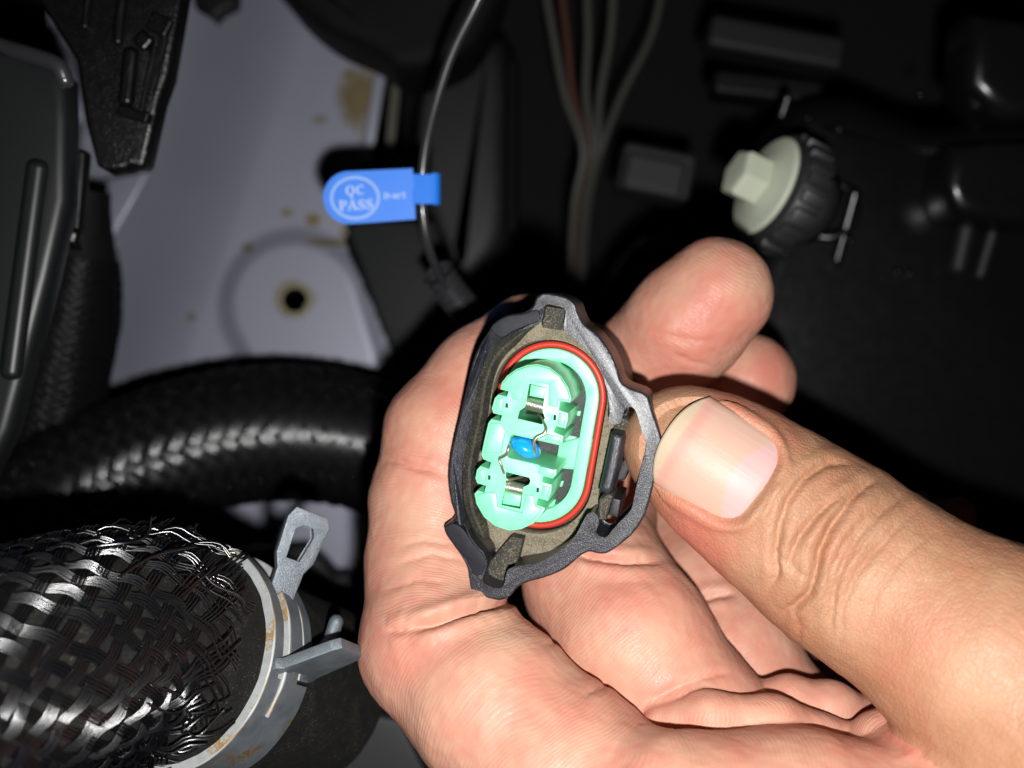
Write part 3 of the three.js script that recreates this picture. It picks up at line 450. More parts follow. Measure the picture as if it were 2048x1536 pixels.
  const ridgeTex = tex(1024, 26, (x, y) => { const ph = 48 * y + 3.2 * (w1(x, y) - 0.5) * 2 + 0.5 * w2(x, y) + 2 * Math.sin(6.283 * x); const r = 0.5 + 0.5 * Math.sin(6.283 * ph); return 0.62 * Math.pow(r, 0.7) * (0.15 + 1.2 * sstep(0.35, 0.7, w2(y, x))) + 0.2 * fC(x, y) + 0.36 * fD(x, y); });
  const cells = (n, sd) => { let s = sd; const R = () => { s = (s * 1664525 + 1013904223) >>> 0; return s / 4294967296; }; const a = Array.from({ length: n * n }, () => [R(), R()]); return (x, y) => { const X = x * n, Y = y * n, i = Math.floor(X), j = Math.floor(Y); let d1 = 9, d2 = 9; for (let q = -1; q <= 1; q++) for (let p = -1; p <= 1; p++) { const c = a[((j + q + n) % n) * n + ((i + p + n) % n)], d = Math.hypot(i + p + c[0] - X, (j + q + c[1] - Y)); if (d < d1) { d2 = d1; d1 = d; } else if (d < d2) d2 = d; } return d2 - d1; }; };
  const v1 = cells(40, 5), v2 = cells(72, 9);
  const dorsTex = tex(1024, 26, (x, y) => 0.5 * sstep(0, 0.35, v1(x, y)) + 0.28 * sstep(0, 0.4, v2(x, y)) + 0.22 * fD(x, y));
  const sr = tex(512, 17, (x, y) => { const v = 0.46 + 0.22 * fC(x, y) - 0.14 * sstep(0.62, 0.8, fD(x, y)); return [v, v, v]; });
  M.skinA = std({ vertexColors: true, roughnessMap: sr, roughness: 1, bumpMap: ridgeTex, bumpScale: 0.000032, specularIntensity: 0.85, sheen: 0.0, sheenColor: new THREE.Color(0.9, 0.45, 0.35), sheenRoughness: 0.6 });
  M.skinB = std({ vertexColors: true, roughnessMap: sr, roughness: 1, bumpMap: dorsTex, bumpScale: 0.00006, specularIntensity: 0.75, sheen: 0.0, sheenColor: new THREE.Color(0.9, 0.5, 0.35), sheenRoughness: 0.6 });
  const hand = thing('hand', 'bare hand gripping the black connector, thumbnail towards the viewer and fingers curled behind', 'hand', P(1330, 1640, 8));
  part('skin', g, [M.skinA, M.skinB], hand);
  // nails: a thin curved plate with its own free edge
  const nail = (O, A, S, N, W, Ln, R, edge, shade, grow) => {
    const nu = 36, nw = 44, p = [], c = [], uv = [], idx = [];
    for (const layer of [0, -0.35]) for (let j = 0; j <= nw; j++) for (let i = 0; i <= nu; i++) {
      const b = 2 * i / nu - 1, t = j / nw, a0 = edge(b), a1 = Ln - grow * Math.pow(Math.abs(b), 2.2), a = lerp(a0, a1, t);
      const th = b * W / R, s = R * Math.sin(th), zz = R * (Math.cos(th) - 1) - 0.0105 * a * a + layer + (layer ? -0.02 : 0.012 * n3(s * 1.6, a * 0.08, 3)) - 0.28 * sstep(0.06, 0, t) - 0.25 * sstep(0.9, 1, Math.abs(b));
      const q = O.clone().addScaledVector(A, a).addScaledVector(S, s).addScaledVector(N, zz); p.push(q.x, q.y, q.z); uv.push(s, a); c.push(...shade(b, t, s, a));
    }
    const st = nu + 1, n1 = st * (nw + 1); for (let j = 0; j < nw; j++) for (let i = 0; i < nu; i++) { const k = j * st + i; idx.push(k, k + 1, k + st, k + 1, k + st + 1, k + st); const m = k + n1; idx.push(m, m + st, m + 1, m + 1, m + st, m + st + 1); }
    const rim = []; for (let i = 0; i <= nu; i++) rim.push(i); for (let j = 1; j <= nw; j++) rim.push(j * st + nu); for (let i = nu - 1; i >= 0; i--) rim.push(nw * st + i); for (let j = nw - 1; j > 0; j--) rim.push(j * st);
    for (let k = 0; k < rim.length; k++) { const a = rim[k], b = rim[(k + 1) % rim.length]; idx.push(a, a + n1, b, b, a + n1, b + n1); }
    const gg = new THREE.BufferGeometry(); gg.setAttribute('position', new THREE.Float32BufferAttribute(p, 3)); gg.setAttribute('color', new THREE.Float32BufferAttribute(c, 3)); gg.setAttribute('uv', new THREE.Float32BufferAttribute(uv, 2)); gg.setIndex(idx); gg.computeVertexNormals(); return gg;
  };
  M.nail = std({ vertexColors: true, roughness: 0.46, specularIntensity: 0.6, bumpMap: tex(256, 9, (x, y) => 0.8 * fB(x, y * 0.06) + 0.2 * fC(x, y)), bumpScale: 0.00004 });
  part('fingernail', nail(nO, nA, nS, nN, NW, NL, NR, nailEdge, (b, t, s, a) => {
    const w = 0.6 * n3(s * 0.25, a * 0.25, 4) + 0.3 * n3(s, a * 0.3, 9); const moon = sstep(4.6 - 3.2 * b * b, 4.0 - 3.2 * b * b, a);   // pale moon at the cuticle
    let k = mix3([0.52, 0.31, 0.24], [0.53, 0.34, 0.255], clamp(0.7 + 0.3 * w, 0, 1)); k = mix3(k, [0.54, 0.34, 0.33], moon * 0.85);
    const q = a - (NL - 1.7 + 0.15 * w - 0.5 * b * b); k = mix3(k, [0.52, 0.25, 0.20], 0.7 * Math.exp(-((q + 0.7) ** 2) / 0.8)); return mix3(k, [0.47, 0.365, 0.25], sstep(-0.15, 0.25, q));
  }, 2.4), M.nail, hand, 'thumbnail with pale moon and yellowish free edge');
  // edge of the nail behind the middle fingertip, and the little finger's nail in the thumb's shadow
  const t0 = P(1398, 590, -31.5), ta = V(0.66, 0.68, 0.05).normalize(), ts = V(0.72, -0.66, 0.1).normalize(), tn = ta.clone().cross(ts).normalize(); if (tn.z > 0) tn.negate();
  part('fingernail', nail(t0, ta, ts, tn.clone().multiplyScalar(1), 4.4, 8.4, 6, (b) => b * b, () => [0.5, 0.42, 0.35], 2.4), M.nail, hand);
  const l0 = P(1838, 1034, -55), la = V(0.93, 0.22, 0.2).normalize(), ln = V(-0.2, 0.62, 0.75).addScaledVector(la, -V(-0.2, 0.62, 0.75).dot(la)).normalize(), ls = ln.clone().cross(la);
  part('fingernail', nail(l0, la, ls, ln, 4, 9.5, 5.5, (b) => b * b, () => [0.45, 0.28, 0.23], 1.6), M.nail, hand);
}
// ------------------------------------------------------------------ braided hoses and the spring clamp
// strands: two families of flat bundles of filaments woven over and under each other round a centre line
function carried(pts, n) {
  const c = new THREE.CatmullRomCurve3(pts, false, 'centripetal'), line = c.getSpacedPoints(n), len = c.getLength(), fr = []; let ref = V(0, 0, 1);
  for (let k = 0; k <= n; k++) { const d = line[Math.min(n, k + 1)].clone().sub(line[Math.max(0, k - 1)]).normalize(); ref = ref.clone().addScaledVector(d, -ref.dot(d)).normalize(); fr.push([d, ref, d.clone().cross(ref)]); }
  return { len, at(s, th, r) { const x = clamp(s / len, 0, 1) * n, k = Math.min(n - 1, Math.floor(x)), f = x - k, p = line[k].clone().lerp(line[k + 1], f), a = fr[k], b = fr[k + 1];
    const e1 = a[1].clone().lerp(b[1], f), e2 = a[2].clone().lerp(b[2], f), over = s - clamp(s, 0, len); return p.addScaledVector(a[0], over).addScaledVector(e1, r * Math.cos(th)).addScaledVector(e2, r * Math.sin(th)); }, fr, line };
}
function filament(list, r, sides) {                         // tube along a list of [point, outward]
  const n = list.length, pos = new Float32Array(n * sides * 3), nor = new Float32Array(n * sides * 3), idx = []; let k = 0;
  for (let i = 0; i < n; i++) { const [p, o] = list[i], d = list[Math.min(n - 1, i + 1)][0].clone().sub(list[Math.max(0, i - 1)][0]).normalize(), s = d.clone().cross(o).normalize();
    for (let q = 0; q < sides; q++) { const a = 6.2832 * q / sides, c = Math.cos(a), e = Math.sin(a); const x = o.x * c + s.x * e, y = o.y * c + s.y * e, z = o.z * c + s.z * e; pos[k] = p.x + x * r; pos[k + 1] = p.y + y * r; pos[k + 2] = p.z + z * r; nor[k] = x; nor[k + 1] = y; nor[k + 2] = z; k += 3; } }
  for (let i = 0; i < n - 1; i++) for (let q = 0; q < sides; q++) { const a = i * sides + q, b = i * sides + (q + 1) % sides; idx.push(a, b, a + sides, b, b + sides, a + sides); }
  const g = new THREE.BufferGeometry(); g.setAttribute('position', new THREE.BufferAttribute(pos, 3)); g.setAttribute('normal', new THREE.BufferAttribute(nor, 3)); g.setIndex(idx); return g;
}
function braid(root, mat, cl, R, N, helix, s0, s1, width, nf, fr, amp, step, sides, fray, jit) {
  const om = Math.tan(helix) / R;
  for (const dir of [1, -1]) for (let i = 0; i < N; i++) {
    const end = s1 + (fray ? rr(-fray, fray * 0.7) : 0), lift = fray ? rr(0.2, 2.2) : 0, gs = [], tw = rr(-0.05, 0.05), spread = rr(0.6, 1.8), curl = rr(-0.5, 0.5);
    for (let f = 0; f < nf; f++) {
      const list = [], off = (f - (nf - 1) / 2) * width / nf, fe = end + (fray ? rr(-1.6, 1.2) : 0), fl = lift + (fray ? rr(-0.4, 0.9) : 0);
      for (let s = s0; ; s += step) { const last = s >= fe; if (last) s = fe;
        const u = om * s * N / Math.PI, wob = 0.05 * n3(s * 0.3, i * 3 + dir, f * 0.7) + jit * n3(s * 0.75, i * 5.3 + dir * 2, f * 1.9), t = fray ? sstep(end - 7, fe, s) : 0;
        let r = R + dir * amp * Math.cos(Math.PI * u) + wob + (fl * 0.9) * t * t;
        const th = 6.2832 * i / N + dir * om * s + tw + dir * -1 * (off * (1 + spread * t * t)) * Math.cos(helix) / R + curl * t * t / R;
        const p = cl.at(s + off * Math.sin(helix) * 1 * (1), th, r), o = p.clone().sub(cl.at(s + off * Math.sin(helix), th, r - 1)); list.push([p, o]);
        if (last) break; }
      gs.push(filament(list, fr * rr(0.92, 1.06), sides));
    }
    part('strand', mergeGeometries(gs), mat, root);
  }
}
const uvTube = (cl, s0, s1, R, ns, nt) => { const p = [], uv = [], idx = []; for (let i = 0; i <= ns; i++) for (let j = 0; j <= nt; j++) { const s = lerp(s0, s1, i / ns), th = 6.2832 * j / nt, r = typeof R === 'function' ? R(s, th) : R, q = cl.at(s, th, r); p.push(q.x, q.y, q.z); uv.push(s, th * 13.5); }
  for (let i = 0; i < ns; i++) for (let j = 0; j < nt; j++) { const a = i * (nt + 1) + j; idx.push(a, a + 1, a + nt + 1, a + 1, a + nt + 2, a + nt + 1); } const g = new THREE.BufferGeometry(); g.setAttribute('position', new THREE.Float32BufferAttribute(p, 3)); g.setAttribute('uv', new THREE.Float32BufferAttribute(uv, 2)); g.setIndex(idx); g.computeVertexNormals(); return g; };
const clampC = P(388, 1318, -9), hoseDir = V(-0.37, 0.40, 0.84).normalize();   // from the clamp towards the near end
{
  const pts = [P(-380, 1510, 26), P(-245, 1450, 22), P(-105, 1392, 17), P(58, 1334, 10.5), P(222, 1289, 2), ...[5, 0, -5, -12, -20, -30].map((s) => clampC.clone().addScaledVector(hoseDir, s))];
  const cl = carried(pts, 120), L0 = cl.len - 30;                 // the clamp sits at L0
  const hose = thing('braided_hose', 'black rubber hose in a frayed shiny braided sleeve, clamped by the steel spring band', 'hose', clampC);
  part('rubber_tube', uvTube(cl, 6, L0 + 28, (s, th) => (s < L0 - 7 ? 13.15 : 13.6) + 0.08 * n3(s * 0.4, Math.cos(th) * 4, Math.sin(th) * 4), 90, 96), M.rubber, hose, 'dusty black rubber hose end');
  braid(hose, M.braid, cl, 13.95, 26, 0.82, 4, L0 - 7.2, 1.4, 4, 0.155, 0.4, 0.45, 7, 3.2, 0.08);
  for (let k = 0; k < 8; k++) {                                  // loose broken filaments
    const th = rr(-1.2, 1.6), s = L0 - rr(13, 20), p0 = cl.at(s, th, 13.9), p1 = cl.at(s + rr(2, 5), th + rr(-0.2, 0.2), 14.6 + rr(0, 1)), p2 = cl.at(s + rr(5, 9), th + rr(-0.4, 0.4), 15 + rr(0, 2.2));
    part('loose_filament', tube([p0, p1, p2], 0.17, 14, 6), M.braid, hose);
  }
  // spring band: main hoop, two narrow arms, one middle arm and two lifted ears
  const ax = hoseDir.clone().negate(), toEye = V(0, 0, D).sub(clampC), e1 = toEye.addScaledVector(ax, -toEye.dot(ax)).normalize(), e2 = ax.clone().cross(e1).multiplyScalar(1);
  if (e2.y < 0) e2.negate();
  const at = (phi, r, a) => clampC.clone().addScaledVector(e1, r * Math.cos(phi)).addScaledVector(e2, r * Math.sin(phi)).addScaledVector(ax, a);
  const R0 = 13.75, TH = 1.15, dg = Math.PI / 180;
  const band = (f0, f1, a0, a1, rin, rout) => { const n = Math.max(6, Math.round(Math.abs(f1 - f0) / 2.5)), p = [], uv = [], idx = []; const A0 = typeof a0 === 'function' ? a0 : () => a0, A1 = typeof a1 === 'function' ? a1 : () => a1;
    for (let i = 0; i <= n; i++) { const f = lerp(f0, f1, i / n), b = 0.14; const pr = [[A0(f) + b, rout], [A1(f) - b, rout], [A1(f), rout - b], [A1(f), rin], [A0(f), rin], [A0(f), rout - b]]; pr.forEach(([a, r], j) => { const w = 0.07 * n3(f * 0.06, a, r); const q = at(f * dg, r + w, a); p.push(q.x, q.y, q.z); uv.push(f * 0.24 + (j > 2 ? 3 : 0), a + r * 0.7); }); }
    for (let i = 0; i < n; i++) for (let j = 0; j < 6; j++) { const a = i * 6 + j, c = i * 6 + (j + 1) % 6; idx.push(a, a + 6, c, c, a + 6, c + 6); } for (const o of [0, n * 6]) for (let j = 1; j < 5; j++) idx.push(o, o + j, o + j + 1);
    const g = new THREE.BufferGeometry(); g.setAttribute('position', new THREE.Float32BufferAttribute(p, 3)); g.setAttribute('uv', new THREE.Float32BufferAttribute(uv, 2)); g.setIndex(idx); return toCreasedNormals(g, 0.5); };
  const cp = thing('spring_clamp', 'grey galvanised spring hose clamp with rust spots and two lifted ears', 'hose clamp', at(0, R0, 0));
  part('band', band(-205, 2, -3.6, 5.2, R0, R0 + TH), M.zinc, cp);
  part('band_edge', band(-205, 2, -3.95, -3.55, R0 - 0.05, R0 + TH + 0.05), M.zincEdge, cp, 'pale cut edge of the band with rust');
  part('arm', band(0, 150, -3.7, -1.6, R0, R0 + TH), M.zinc, cp); part('arm_edge', band(0, 150, -4.0, -3.66, R0 - 0.05, R0 + TH + 0.05), M.zincEdge, cp);
  part('arm', band(4, 150, 2.9, 5.0, R0, R0 + TH), M.zinc, cp); part('arm_edge', band(4, 150, 2.6, 2.94, R0 - 0.05, R0 + TH + 0.1), M.zincEdge, cp);
  part('middle_arm', band(-16, 46, -0.55, 2.3, R0 + 0.15, R0 + TH + 0.3), M.zinc, cp); part('arm_edge', band(-16, 46, -0.95, -0.5, R0 + 0.1, R0 + TH + 0.35), M.zincEdge, cp);
  // an ear: plate standing off the hoop, given by its own outline (axial, radial) and thickness along the hoop
  const ear = (phi, outline, hole, lean, name, turn = 0, dirPhi = phi) => { const s = new THREE.Shape(outline.map((q) => new THREE.Vector2(q[0], q[1]))); if (hole) s.holes.push(new THREE.Path(hole.map((q) => new THREE.Vector2(q[0], q[1]))));
    const g = new THREE.ExtrudeGeometry(s, { depth: 1.1, bevelEnabled: true, bevelSize: 0.16, bevelThickness: 0.16, bevelSegments: 2, bevelOffset: -0.1 }); const p = g.attributes.position; for (let i = 0; i < p.count; i++) p.setZ(i, p.getZ(i) + lean * p.getY(i) ** 2 + 0.06 * n3(p.getX(i), p.getY(i), 2));
    const rad = e1.clone().multiplyScalar(Math.cos(dirPhi * dg)).addScaledVector(e2, Math.sin(dirPhi * dg)), wd = ax.clone().multiplyScalar(1 - turn).addScaledVector(V(1, 0, 0), turn); wd.addScaledVector(rad, -wd.dot(rad)).normalize(); const tan = wd.clone().cross(rad); g.applyMatrix4(basis(wd, rad, tan, at(phi * dg, R0 + 0.2, 0.8))); return part(name, toCreasedNormals(strip(g), 0.5), M.zinc, cp); };
  ear(50, [[-1.6, -0.6], [-1.7, 3.2], [-2.5, 5], [-2.9, 9.8], [-2.3, 11.2], [2.2, 11.2], [3.0, 10.0], [2.7, 5], [1.9, 3.4], [1.7, -0.6]], [[-1.2, 4.6], [-1.5, 8.6], [-0.7, 9.4], [1.0, 9.4], [1.6, 8.2], [0.9, 4.6]], 0.012, 'ear', 0.55, 90);
  ear(9, [[-3.9, 0], [-3.9, 0.9], [-3.2, 1.6], [-2.6, 8], [-2, 9.2], [3.4, 9.2], [4, 8], [4.5, 1.6], [5.1, 0.9], [5.1, 0], [3.0, 0], [2.2, 1.4], [-0.6, 1.4], [-1.5, 0]], null, -0.004, 'ear', 0, 30);
  part('end_hook', tube([at(18 * dg, R0 + 0.6, 6.4), at(24 * dg, R0 + 2.6, 6.6), at(32 * dg, R0 + 4.2, 6.4)], 1.0, 14, 10), M.zinc, cp);
}
{ // the hose behind, arching from the lower corner up behind the hand
  const pts = [P(-300, 1400, -62), P(-140, 1210, -74), P(30, 1068, -82), P(210, 958, -88), P(400, 888, -92), P(560, 866, -95), P(720, 884, -98), P(830, 930, -99), P(930, 1010, -100), P(1010, 1150, -102)];
  const cl = carried(pts, 120);
  const hose = thing('braided_hose', 'black braided hose arching across the grey panel and disappearing behind the hand', 'hose', P(560, 900, -92));
  part('rubber_tube', uvTube(cl, 0, cl.len, 13.2, 80, 48), M.blackMatte, hose);
  braid(hose, M.braidFar, cl, 13.7, 18, 0.9, 0, cl.len, 2.0, 4, 0.22, 0.65, 0.6, 6, 0, 0.42);
}
{ // fine woven sleeve hanging at the edge
  const pts = [P(170, 380, -92), P(160, 520, -94), P(125, 700, -96), P(95, 850, -98), P(70, 1000, -100)];
  const cl = carried(pts, 60);
  const sl = thing('woven_sleeve', 'wide black woven cable sleeve hanging below the black plug', 'sleeve', P(125, 700, -96));
  part('core', uvTube(cl, 0, cl.len, (s) => 5.2 + 4.8 * sstep(0, 30, s), 40, 40), M.blackMatte, sl);
  const N = 26; for (const dir of [1, -1]) for (let i = 0; i < N; i++) { const gs = []; for (let f = 0; f < 2; f++) { const list = []; for (let s = 14; s < cl.len; s += 1.1) { const R = 5.6 + 4.8 * sstep(0, 30, s), om = 1.25 / 10, u = om * s * N / Math.PI, th = 6.2832 * i / N + dir * om * s + f * 0.06, r = R + dir * 0.25 * Math.cos(Math.PI * u), p = cl.at(s, th, r); list.push([p, p.clone().sub(cl.at(s, th, r - 1))]); } gs.push(filament(list, 0.28, 4)); } part('strand', mergeGeometries(gs), M.sleeve, sl); }
}
// ------------------------------------------------------------------ the blurred parts round the hand
const Xw = V(1, 0, 0), Yw = V(0, 1, 0), Zw = V(0, 0, 1);
const block = (name, label, cat, list, z, depth, bevel, m, step = 0, group) => { const c = list.reduce((a, q) => [a[0] + q[0] / list.length, a[1] + q[1] / list.length], [0, 0]); const t = thing(name, label, cat, P(c[0], c[1], z), group); t.userBody = part('body', poly(list, z, depth, bevel, 4, [], step), m, t); return t; };
const bar = (px0, py0, px1, py1, z, w, h, r = 0.5) => { const a = P(px0, py0, z), b = P(px1, py1, z), d = b.clone().sub(a), [x, y, zz] = axes(d, Zw); return rbox(a.clone().add(b).multiplyScalar(0.5), x, y, zz, d.length(), w, h, r); };
{ // black plug at the top corner
  const t = block('wiring_plug', 'scuffed black plastic wiring plug with a raised locking tab, above the woven sleeve', 'plug', [[40, -60], [372, -60], [352, 60], [336, 150], [318, 200], [290, 325], [282, 334], [262, 330], [250, 338], [212, 342], [192, 330], [168, 240], [150, 120]], -36, 5, 0.9, M.scuffed);
  const tab = part('locking_tab', merge([bar(265, 96, 252, 214, -34.6, 2.4, 2.6, 1), bar(300, 70, 278, 96, -34.9, 2.6, 2, 0.7)]), M.scuffed, t);
  part('tab_frame', merge([bar(240, 222, 300, 238, -34.9, 1.6, 2.2, 0.3), bar(312, 96, 284, 226, -35.2, 0.8, 1.8, 0.3), bar(300, 40, 340, 60, -35, 3, 1.4, 0.4), bar(248, -30, 236, 92, -35, 1.6, 2.0, 0.7), bar(330, 70, 300, 190, -35.4, 1.2, 1.2, 0.3)]), M.scuffed, tab);
  part('ridge', bar(180, -20, 172, 60, -35.2, 1, 2, 0.5), M.scuffed, t); part('ridge', bar(166, 300, 150, 500, -40, 2.2, 3, 0.9), M.scuffed, t); part('ridge', bar(128, 470, 162, 478, -39, 3.2, 3, 1.2), M.scuffed, t);
}
{ // grey bracket at the picture's edge, and the strap below it
  const t = block('grey_bracket', 'smooth dark grey plastic bracket beside the black plug', 'bracket', [[-90, 52], [-20, 84], [60, 108], [112, 128], [131, 150], [134, 240], [132, 400], [96, 560], [60, 700], [18, 860], [-30, 960], [-90, 960]], -30, 6, 1.8, M.smoke, 0);
  part('rib', bar(78, 320, 20, 760, -28.5, 3.2, 3, 1.4), M.smoke, t);
  part('edge_bead', tube([P(-40, 78, -33), P(20, 98, -31), P(70, 113, -29.5), P(118, 134, -28.5), P(130, 160, -29)], 1.3, 30, 12), M.cable, t);
}
block('rubber_cover', 'black rubber cover overhanging the painted panel', 'cover', [[500, -120], [556, -30], [600, 18], [660, 62], [720, 88], [752, 104], [790, 134], [850, 132], [910, 112], [960, 70], [1010, -120]], -118, 26, 4, M.blackMatte, 1.5);
block('rubber_tab', 'small black rubber tab at the top of the painted panel', 'tab', [[384, -40], [388, 12], [408, 22], [426, 38], [440, 22], [470, 6], [474, -40]], -128, 6, 1, M.black);
block('side_strip', 'dull tan metal strip beside the pale flange', 'strip', [[786, 120], [806, 122], [786, 318], [768, 314]], -152, 2, 0.5, std({ color: new THREE.Color(0.09, 0.085, 0.065), roughness: 0.6 }));
{
  const t = block('fluid_reservoir', 'dark smoky plastic reservoir behind the thin cable', 'reservoir', [[812, 116], [900, 60], [1010, 70], [1030, 300], [1020, 480], [960, 560], [900, 600], [850, 470], [806, 340]], -172, 40, 7, std({ color: new THREE.Color(0.012, 0.0115, 0.0125), roughness: 0.5 }), 2);
  part('rib', bar(1024, 120, 1022, 470, -168, 4, 6, 2), M.blackMatte, t);
}
block('black_duct', 'black plastic duct below the blue tag', 'duct', [[690, 452], [724, 438], [870, 440], [905, 560], [930, 700], [930, 1000], [880, 1040], [846, 920], [806, 752], [760, 650]], -134, 10, 1.5, std({ color: new THREE.Color(0.014, 0.015, 0.0155), roughness: 0.6, specularIntensity: 0.6 }), 0);
{ // thin cable with the blue inspection tag
  const cb = thing('thin_cable', 'thin glossy black cable carrying the blue tag', 'cable', P(850, 380, -48));
  part('jacket', tube([P(985, -60, -35), P(952, 10, -37), P(905, 105, -40), P(872, 205, -43), P(852, 290, -45.6), P(844, 360, -47.2), P(846, 430, -48), P(858, 495, -50), P(884, 560, -56), P(920, 620, -64)], 0.78, 90, 14), M.cable, cb);
  const W = 14.9, H = 8.7, cv = document.createElement('canvas'); cv.width = 1024; cv.height = 600; const c = cv.getContext('2d');
  c.fillStyle = '#1b7df0'; c.fillRect(0, 0, 1024, 600);
  c.strokeStyle = '#8fb2ee'; c.lineWidth = 34; c.beginPath(); c.ellipse(345, 305, 268, 232, 0, 0, 6.2832); c.stroke();
  c.fillStyle = '#b4caf4'; c.textAlign = 'center'; c.font = 'bold 150px serif'; c.fillText('QC', 345, 270); c.font = 'bold 158px serif'; c.fillText('PASS', 352, 440); c.font = 'bold 96px serif'; c.fillText('D-ar1', 800, 330);
  const tx = new THREE.CanvasTexture(cv); tx.colorSpace = THREE.SRGBColorSpace; tx.repeat.set(1 / W, 1 / H);
  const tagM = std({ map: tx, roughness: 0.5 }), blueM = std({ color: new THREE.Color('#1b7df0'), roughness: 0.5 });
  const o = P(650, 398, -46), [x, y, z] = axes(V(1, 0.045, 0.03), V(0.03, -0.1, 1)), s = new THREE.Shape(), h = H / 2, r = 3.9;
  s.moveTo(r, -h); s.lineTo(W, -h * 0.93); s.lineTo(W, h); s.lineTo(r + 0.4, h); s.absarc(r + 0.2, 0, h, Math.PI / 2, Math.PI * 1.5, false);
  const g = new THREE.ExtrudeGeometry(s, { depth: 0.18, bevelEnabled: false, curveSegments: 24 }), uv = g.attributes.uv; for (let i = 0; i < uv.count; i++) uv.setY(i, uv.getY(i) + h);
  const tg = thing('blue_tag', 'bright blue paper tag printed QC PASS, looped on the thin cable', 'tag', o);
  part('flag', g.applyMatrix4(basis(x, y, z, o)), tagM, tg);
  part('loop', merge([bar(826, 378, 866, 378, -46.2, 5.0, 0.25, 0.1), bar(826, 378, 866, 378, -48.6, 5.0, 0.25, 0.1), new THREE.CylinderGeometry(1.25, 1.25, 4.9, 20, 1, true, 0, Math.PI).translate(P(866, 378, -47.4).x, P(866, 378, -47.4).y, -47.4)]), blueM, tg);
}
{ // corrugated conduit the cable runs into
  const pts = [P(876, 545, -58), P(915, 600, -62), P(970, 660, -70), P(1040, 720, -80)], cl = carried(pts, 60);
  const t = thing('corrugated_conduit', 'black corrugated conduit where the thin cable ends, behind the connector', 'conduit', pts[1]);
  part('jacket', uvTube(cl, 0, cl.len, (s) => 2.7 + 0.35 * Math.cos(s * 6.2832 / 1.5), 200, 24), M.cable, t);
}
{ // fan of loose wires
  const grp = 'wires fanning down behind the connector', fan = [[1084, M.wireGrey, 1138, 1.15, 'grey wire bent at the outer side of the wire fan, next to the brown one'], [1118, M.wireBrown, 1150, 1.1, 'brown wire in the fan of grey wires'], [1172, M.wireGrey, 1172, 1.2, 'grey wire in the fan, running beside the brown wire'], [1228, M.wireGrey, 1196, 1.25, 'thick straight grey wire in the middle of the fan'], [1332, M.wireGrey, 1236, 1.05, 'thin grey wire splayed farthest from the brown wire']];
  fan.forEach(([x, m, xm, r, label], k) => { const z = -150 - k * 2; const t = thing('loose_wire', label, 'wire', P(xm, 180, z), grp);
    part('insulation', tube([P(x, -60, z), P(lerp(x, xm, 0.35) + 4, 70, z), P(xm + (k - 2) * 4, 190, z), P(1166 + k * 9, 300, z), P(1150 + k * 7, 400, z - 4), P(1140 + k * 6, 560, z - 14)], r, 50, 10), m, t); });
}
M.plugGrey = std({ color: new THREE.Color(0.024, 0.024, 0.028), roughness: 0.6 });
{ const t = thing('grey_plug', 'dim grey rectangular plug below the wire fan', 'plug', P(1310, 352, -150)); const [x, y, z] = axes(V(1, -0.2, 0), Zw);
  part('body', rbox(P(1308, 352, -154), x, y, z, 20, 13, 14, 2), M.plugGrey, t); part('cap', rbox(P(1308, 352, -146), x, y, z, 16, 10, 4, 1.5), M.plugGrey, t); }
{ const t = thing('hose_clip', 'pale beige clip deep between the fingers and the wires', 'clip', P(1300, 500, -140)); part('arm', tube([P(1215, 580, -146), P(1250, 520, -142), P(1290, 486, -140), P(1330, 482, -140)], 1.4, 24, 10), M.greyPart, t); part('tip', tube([P(1290, 490, -138.5), P(1322, 480, -138), P(1338, 486, -138)], 1.7, 16, 10), M.beige, t); }
{ // moulded frame work above the adjuster
  const t = thing('moulded_frame', 'dim black moulded frame above the nylon adjuster', 'frame', P(1480, 150, -150));
  part('beam', bar(1410, 70, 1680, 120, -152, 9, 12, 2), M.greyPart, t); part('beam', bar(1420, 170, 1640, 195, -148, 7, 10, 2), M.black, t);
}
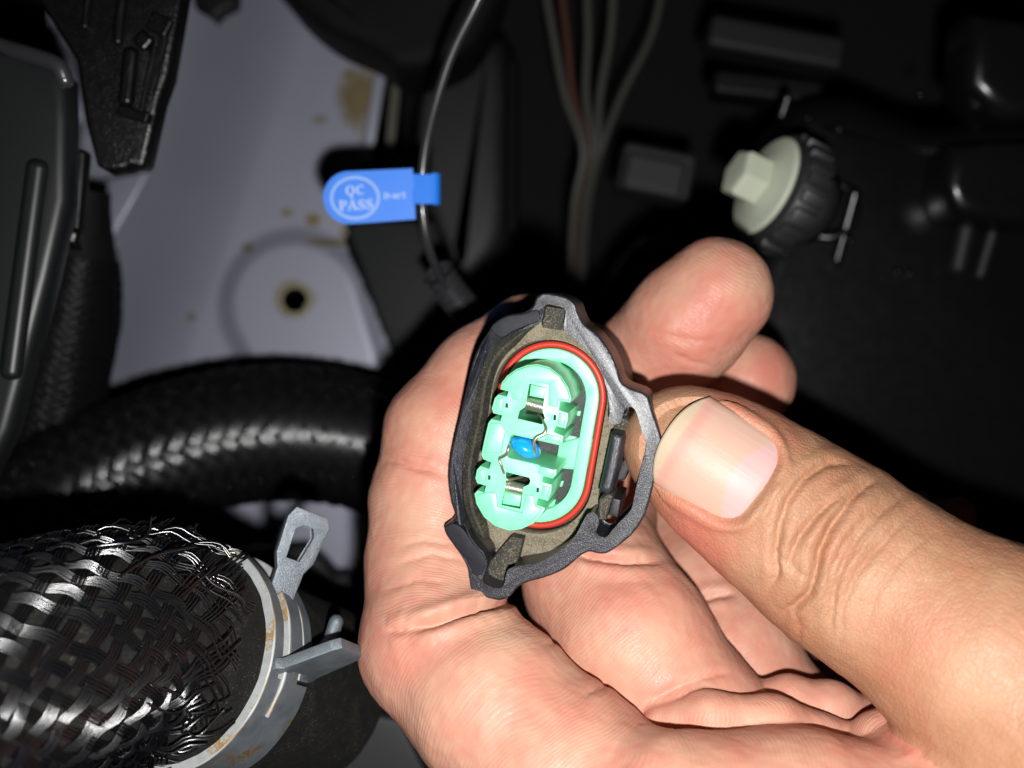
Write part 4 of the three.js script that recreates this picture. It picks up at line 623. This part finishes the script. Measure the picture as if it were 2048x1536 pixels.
{ // glossy lamp housing
  const t = block('lamp_housing', 'glossy black plastic lamp housing with ribs behind the thumb', 'housing', [[1590, 205], [1700, 180], [1880, 240], [2300, 200], [2300, 1500], [1500, 1500], [1420, 1100], [1440, 700], [1500, 520], [1560, 380]], -108, 40, 8, M.gloss, 2.5);
  const cyl = (x0, y0, x1, y1, z, r) => { const a = P(x0, y0, z), b = P(x1, y1, z), m = a.clone().add(b).multiplyScalar(0.5), hv = V(2, -6, 131).sub(m).normalize(), d = b.clone().sub(a), s = -(d.x * hv.x + d.y * hv.y) / hv.z; return tube([P(x0, y0, z - s / 2), P((x0 + x1) / 2, (y0 + y1) / 2, z), P(x1, y1, z + s / 2)], r, 8, 18); };   // ribs lie back with the housing's slope
  part('rib', cyl(1710, 388, 1674, 520, -103, 1.3), M.gloss, t); part('rib', cyl(1575, 196, 1563, 232, -100, 1.1), M.gloss, t);

  part('rib', cyl(1932, 460, 1916, 532, -103, 2), M.greyPart, t); part('rib', cyl(1984, 468, 1960, 548, -103, 1.4), M.greyPart, t);
  part('raised_box', poly([[1905, 285], [2300, 260], [2300, 470], [1960, 440], [1912, 420], [1892, 370]], -94, 16, 3.2, 5), M.gloss, t);
  part('raised_box', poly([[1950, 20], [2300, 60], [2300, 235], [2010, 235], [1940, 170]], -92, 18, 4, 5), M.gloss, t);
  part('boss_ring', new THREE.TorusGeometry(6.2, 0.9, 12, 40).applyMatrix4(basis(...axes(V(0.9, 0.2, -0.3), V(-0.25, 0.1, 1)), P(1655, 420, -104))), M.gloss, t);
  part('boss', new THREE.CylinderGeometry(5.2, 6, 6, 30).rotateX(Math.PI / 2).applyMatrix4(basis(...axes(V(0.9, 0.2, -0.3), V(-0.25, 0.1, 1)), P(1655, 420, -107))), M.gloss, t);
  for (const [x, y] of [[1616, 236], [1678, 258], [1612, 362], [1572, 506], [1794, 544], [1820, 548], [1700, 482], [1840, 190]]) part('pip', new THREE.SphereGeometry(0.8, 12, 8).translate(...P(x, y, -104).toArray()), M.gloss, t);
}
{ // nylon adjuster screw and its toothed wheel
  const v = V(-0.87, 0.33, 0.30).normalize(), o = P(1528, 370, -74), t = thing('adjuster_screw', 'pale green-white nylon adjuster with hexagonal head and round flange', 'adjuster', o);
  const [a, b, c] = axes(V(0.3, 0.95, 0), v), Mx = basis(a, b, c, o);
  const lathe = (pr, n = 48) => new THREE.LatheGeometry(pr.map((q) => new THREE.Vector2(q[0], q[1])), n).rotateX(Math.PI / 2);
  part('flange', lathe([[0, 1.6], [4.6, 1.5], [6, 0.8], [9.2, 0.3], [9.9, -0.1], [10, -0.5], [9.7, -1], [0, -1]]).applyMatrix4(Mx), M.nylon, t);
  const hx = Array.from({ length: 6 }, (_, k) => new THREE.Vector2(4.9 * Math.cos(k * Math.PI / 3 + 0.35), 4.9 * Math.sin(k * Math.PI / 3 + 0.35)));
  part('hex_head', toCreasedNormals(ext(hx, [], 0.6, 6.9, 1.0, 5), 0.5).applyMatrix4(Mx), M.nylon, t);
  part('shank', lathe([[4, -1], [4, -10]]).applyMatrix4(Mx), M.nylon, t);
  const og = o.clone().addScaledVector(v, -5), w = thing('toothed_wheel', 'glossy black toothed wheel under the nylon flange', 'gear', og), Mg = basis(a, b, c, og);
  const N = 20, out = []; for (let k = 0; k < N; k++) for (const [f, r] of [[0.08, 10.6], [0.18, 11.7], [0.72, 11.7], [0.82, 10.6]]) { const q = 6.2832 * (k + f) / N; out.push(new THREE.Vector2(r * Math.cos(q), r * Math.sin(q))); }
  const wm = std({ color: new THREE.Color(0.012, 0.012, 0.014), roughness: 0.5, ior: 2.2 });
  part('rim', toCreasedNormals(strip(ext(out, [], -2.6, 2.4, 0.3, 2)), 0.6).applyMatrix4(Mg), wm, w);
  part('collar', lathe([[8, 3.4], [10.2, 2.8], [10.4, 2], [0, 2]]).applyMatrix4(Mg), wm, w);
  part('hub', lathe([[8, -2], [7.4, -5], [7, -8], [0, -8]]).applyMatrix4(Mg), wm, w);
}
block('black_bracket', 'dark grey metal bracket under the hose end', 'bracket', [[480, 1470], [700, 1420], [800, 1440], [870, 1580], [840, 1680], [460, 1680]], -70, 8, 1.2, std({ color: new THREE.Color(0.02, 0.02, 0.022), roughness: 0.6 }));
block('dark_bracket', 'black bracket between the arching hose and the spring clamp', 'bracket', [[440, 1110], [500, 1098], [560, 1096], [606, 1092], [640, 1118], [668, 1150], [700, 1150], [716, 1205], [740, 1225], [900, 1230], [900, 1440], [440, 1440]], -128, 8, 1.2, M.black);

scene.traverse((o) => { if (o.isMesh) { o.castShadow = true; o.receiveShadow = true; } });
renderer.render(scene, camera);
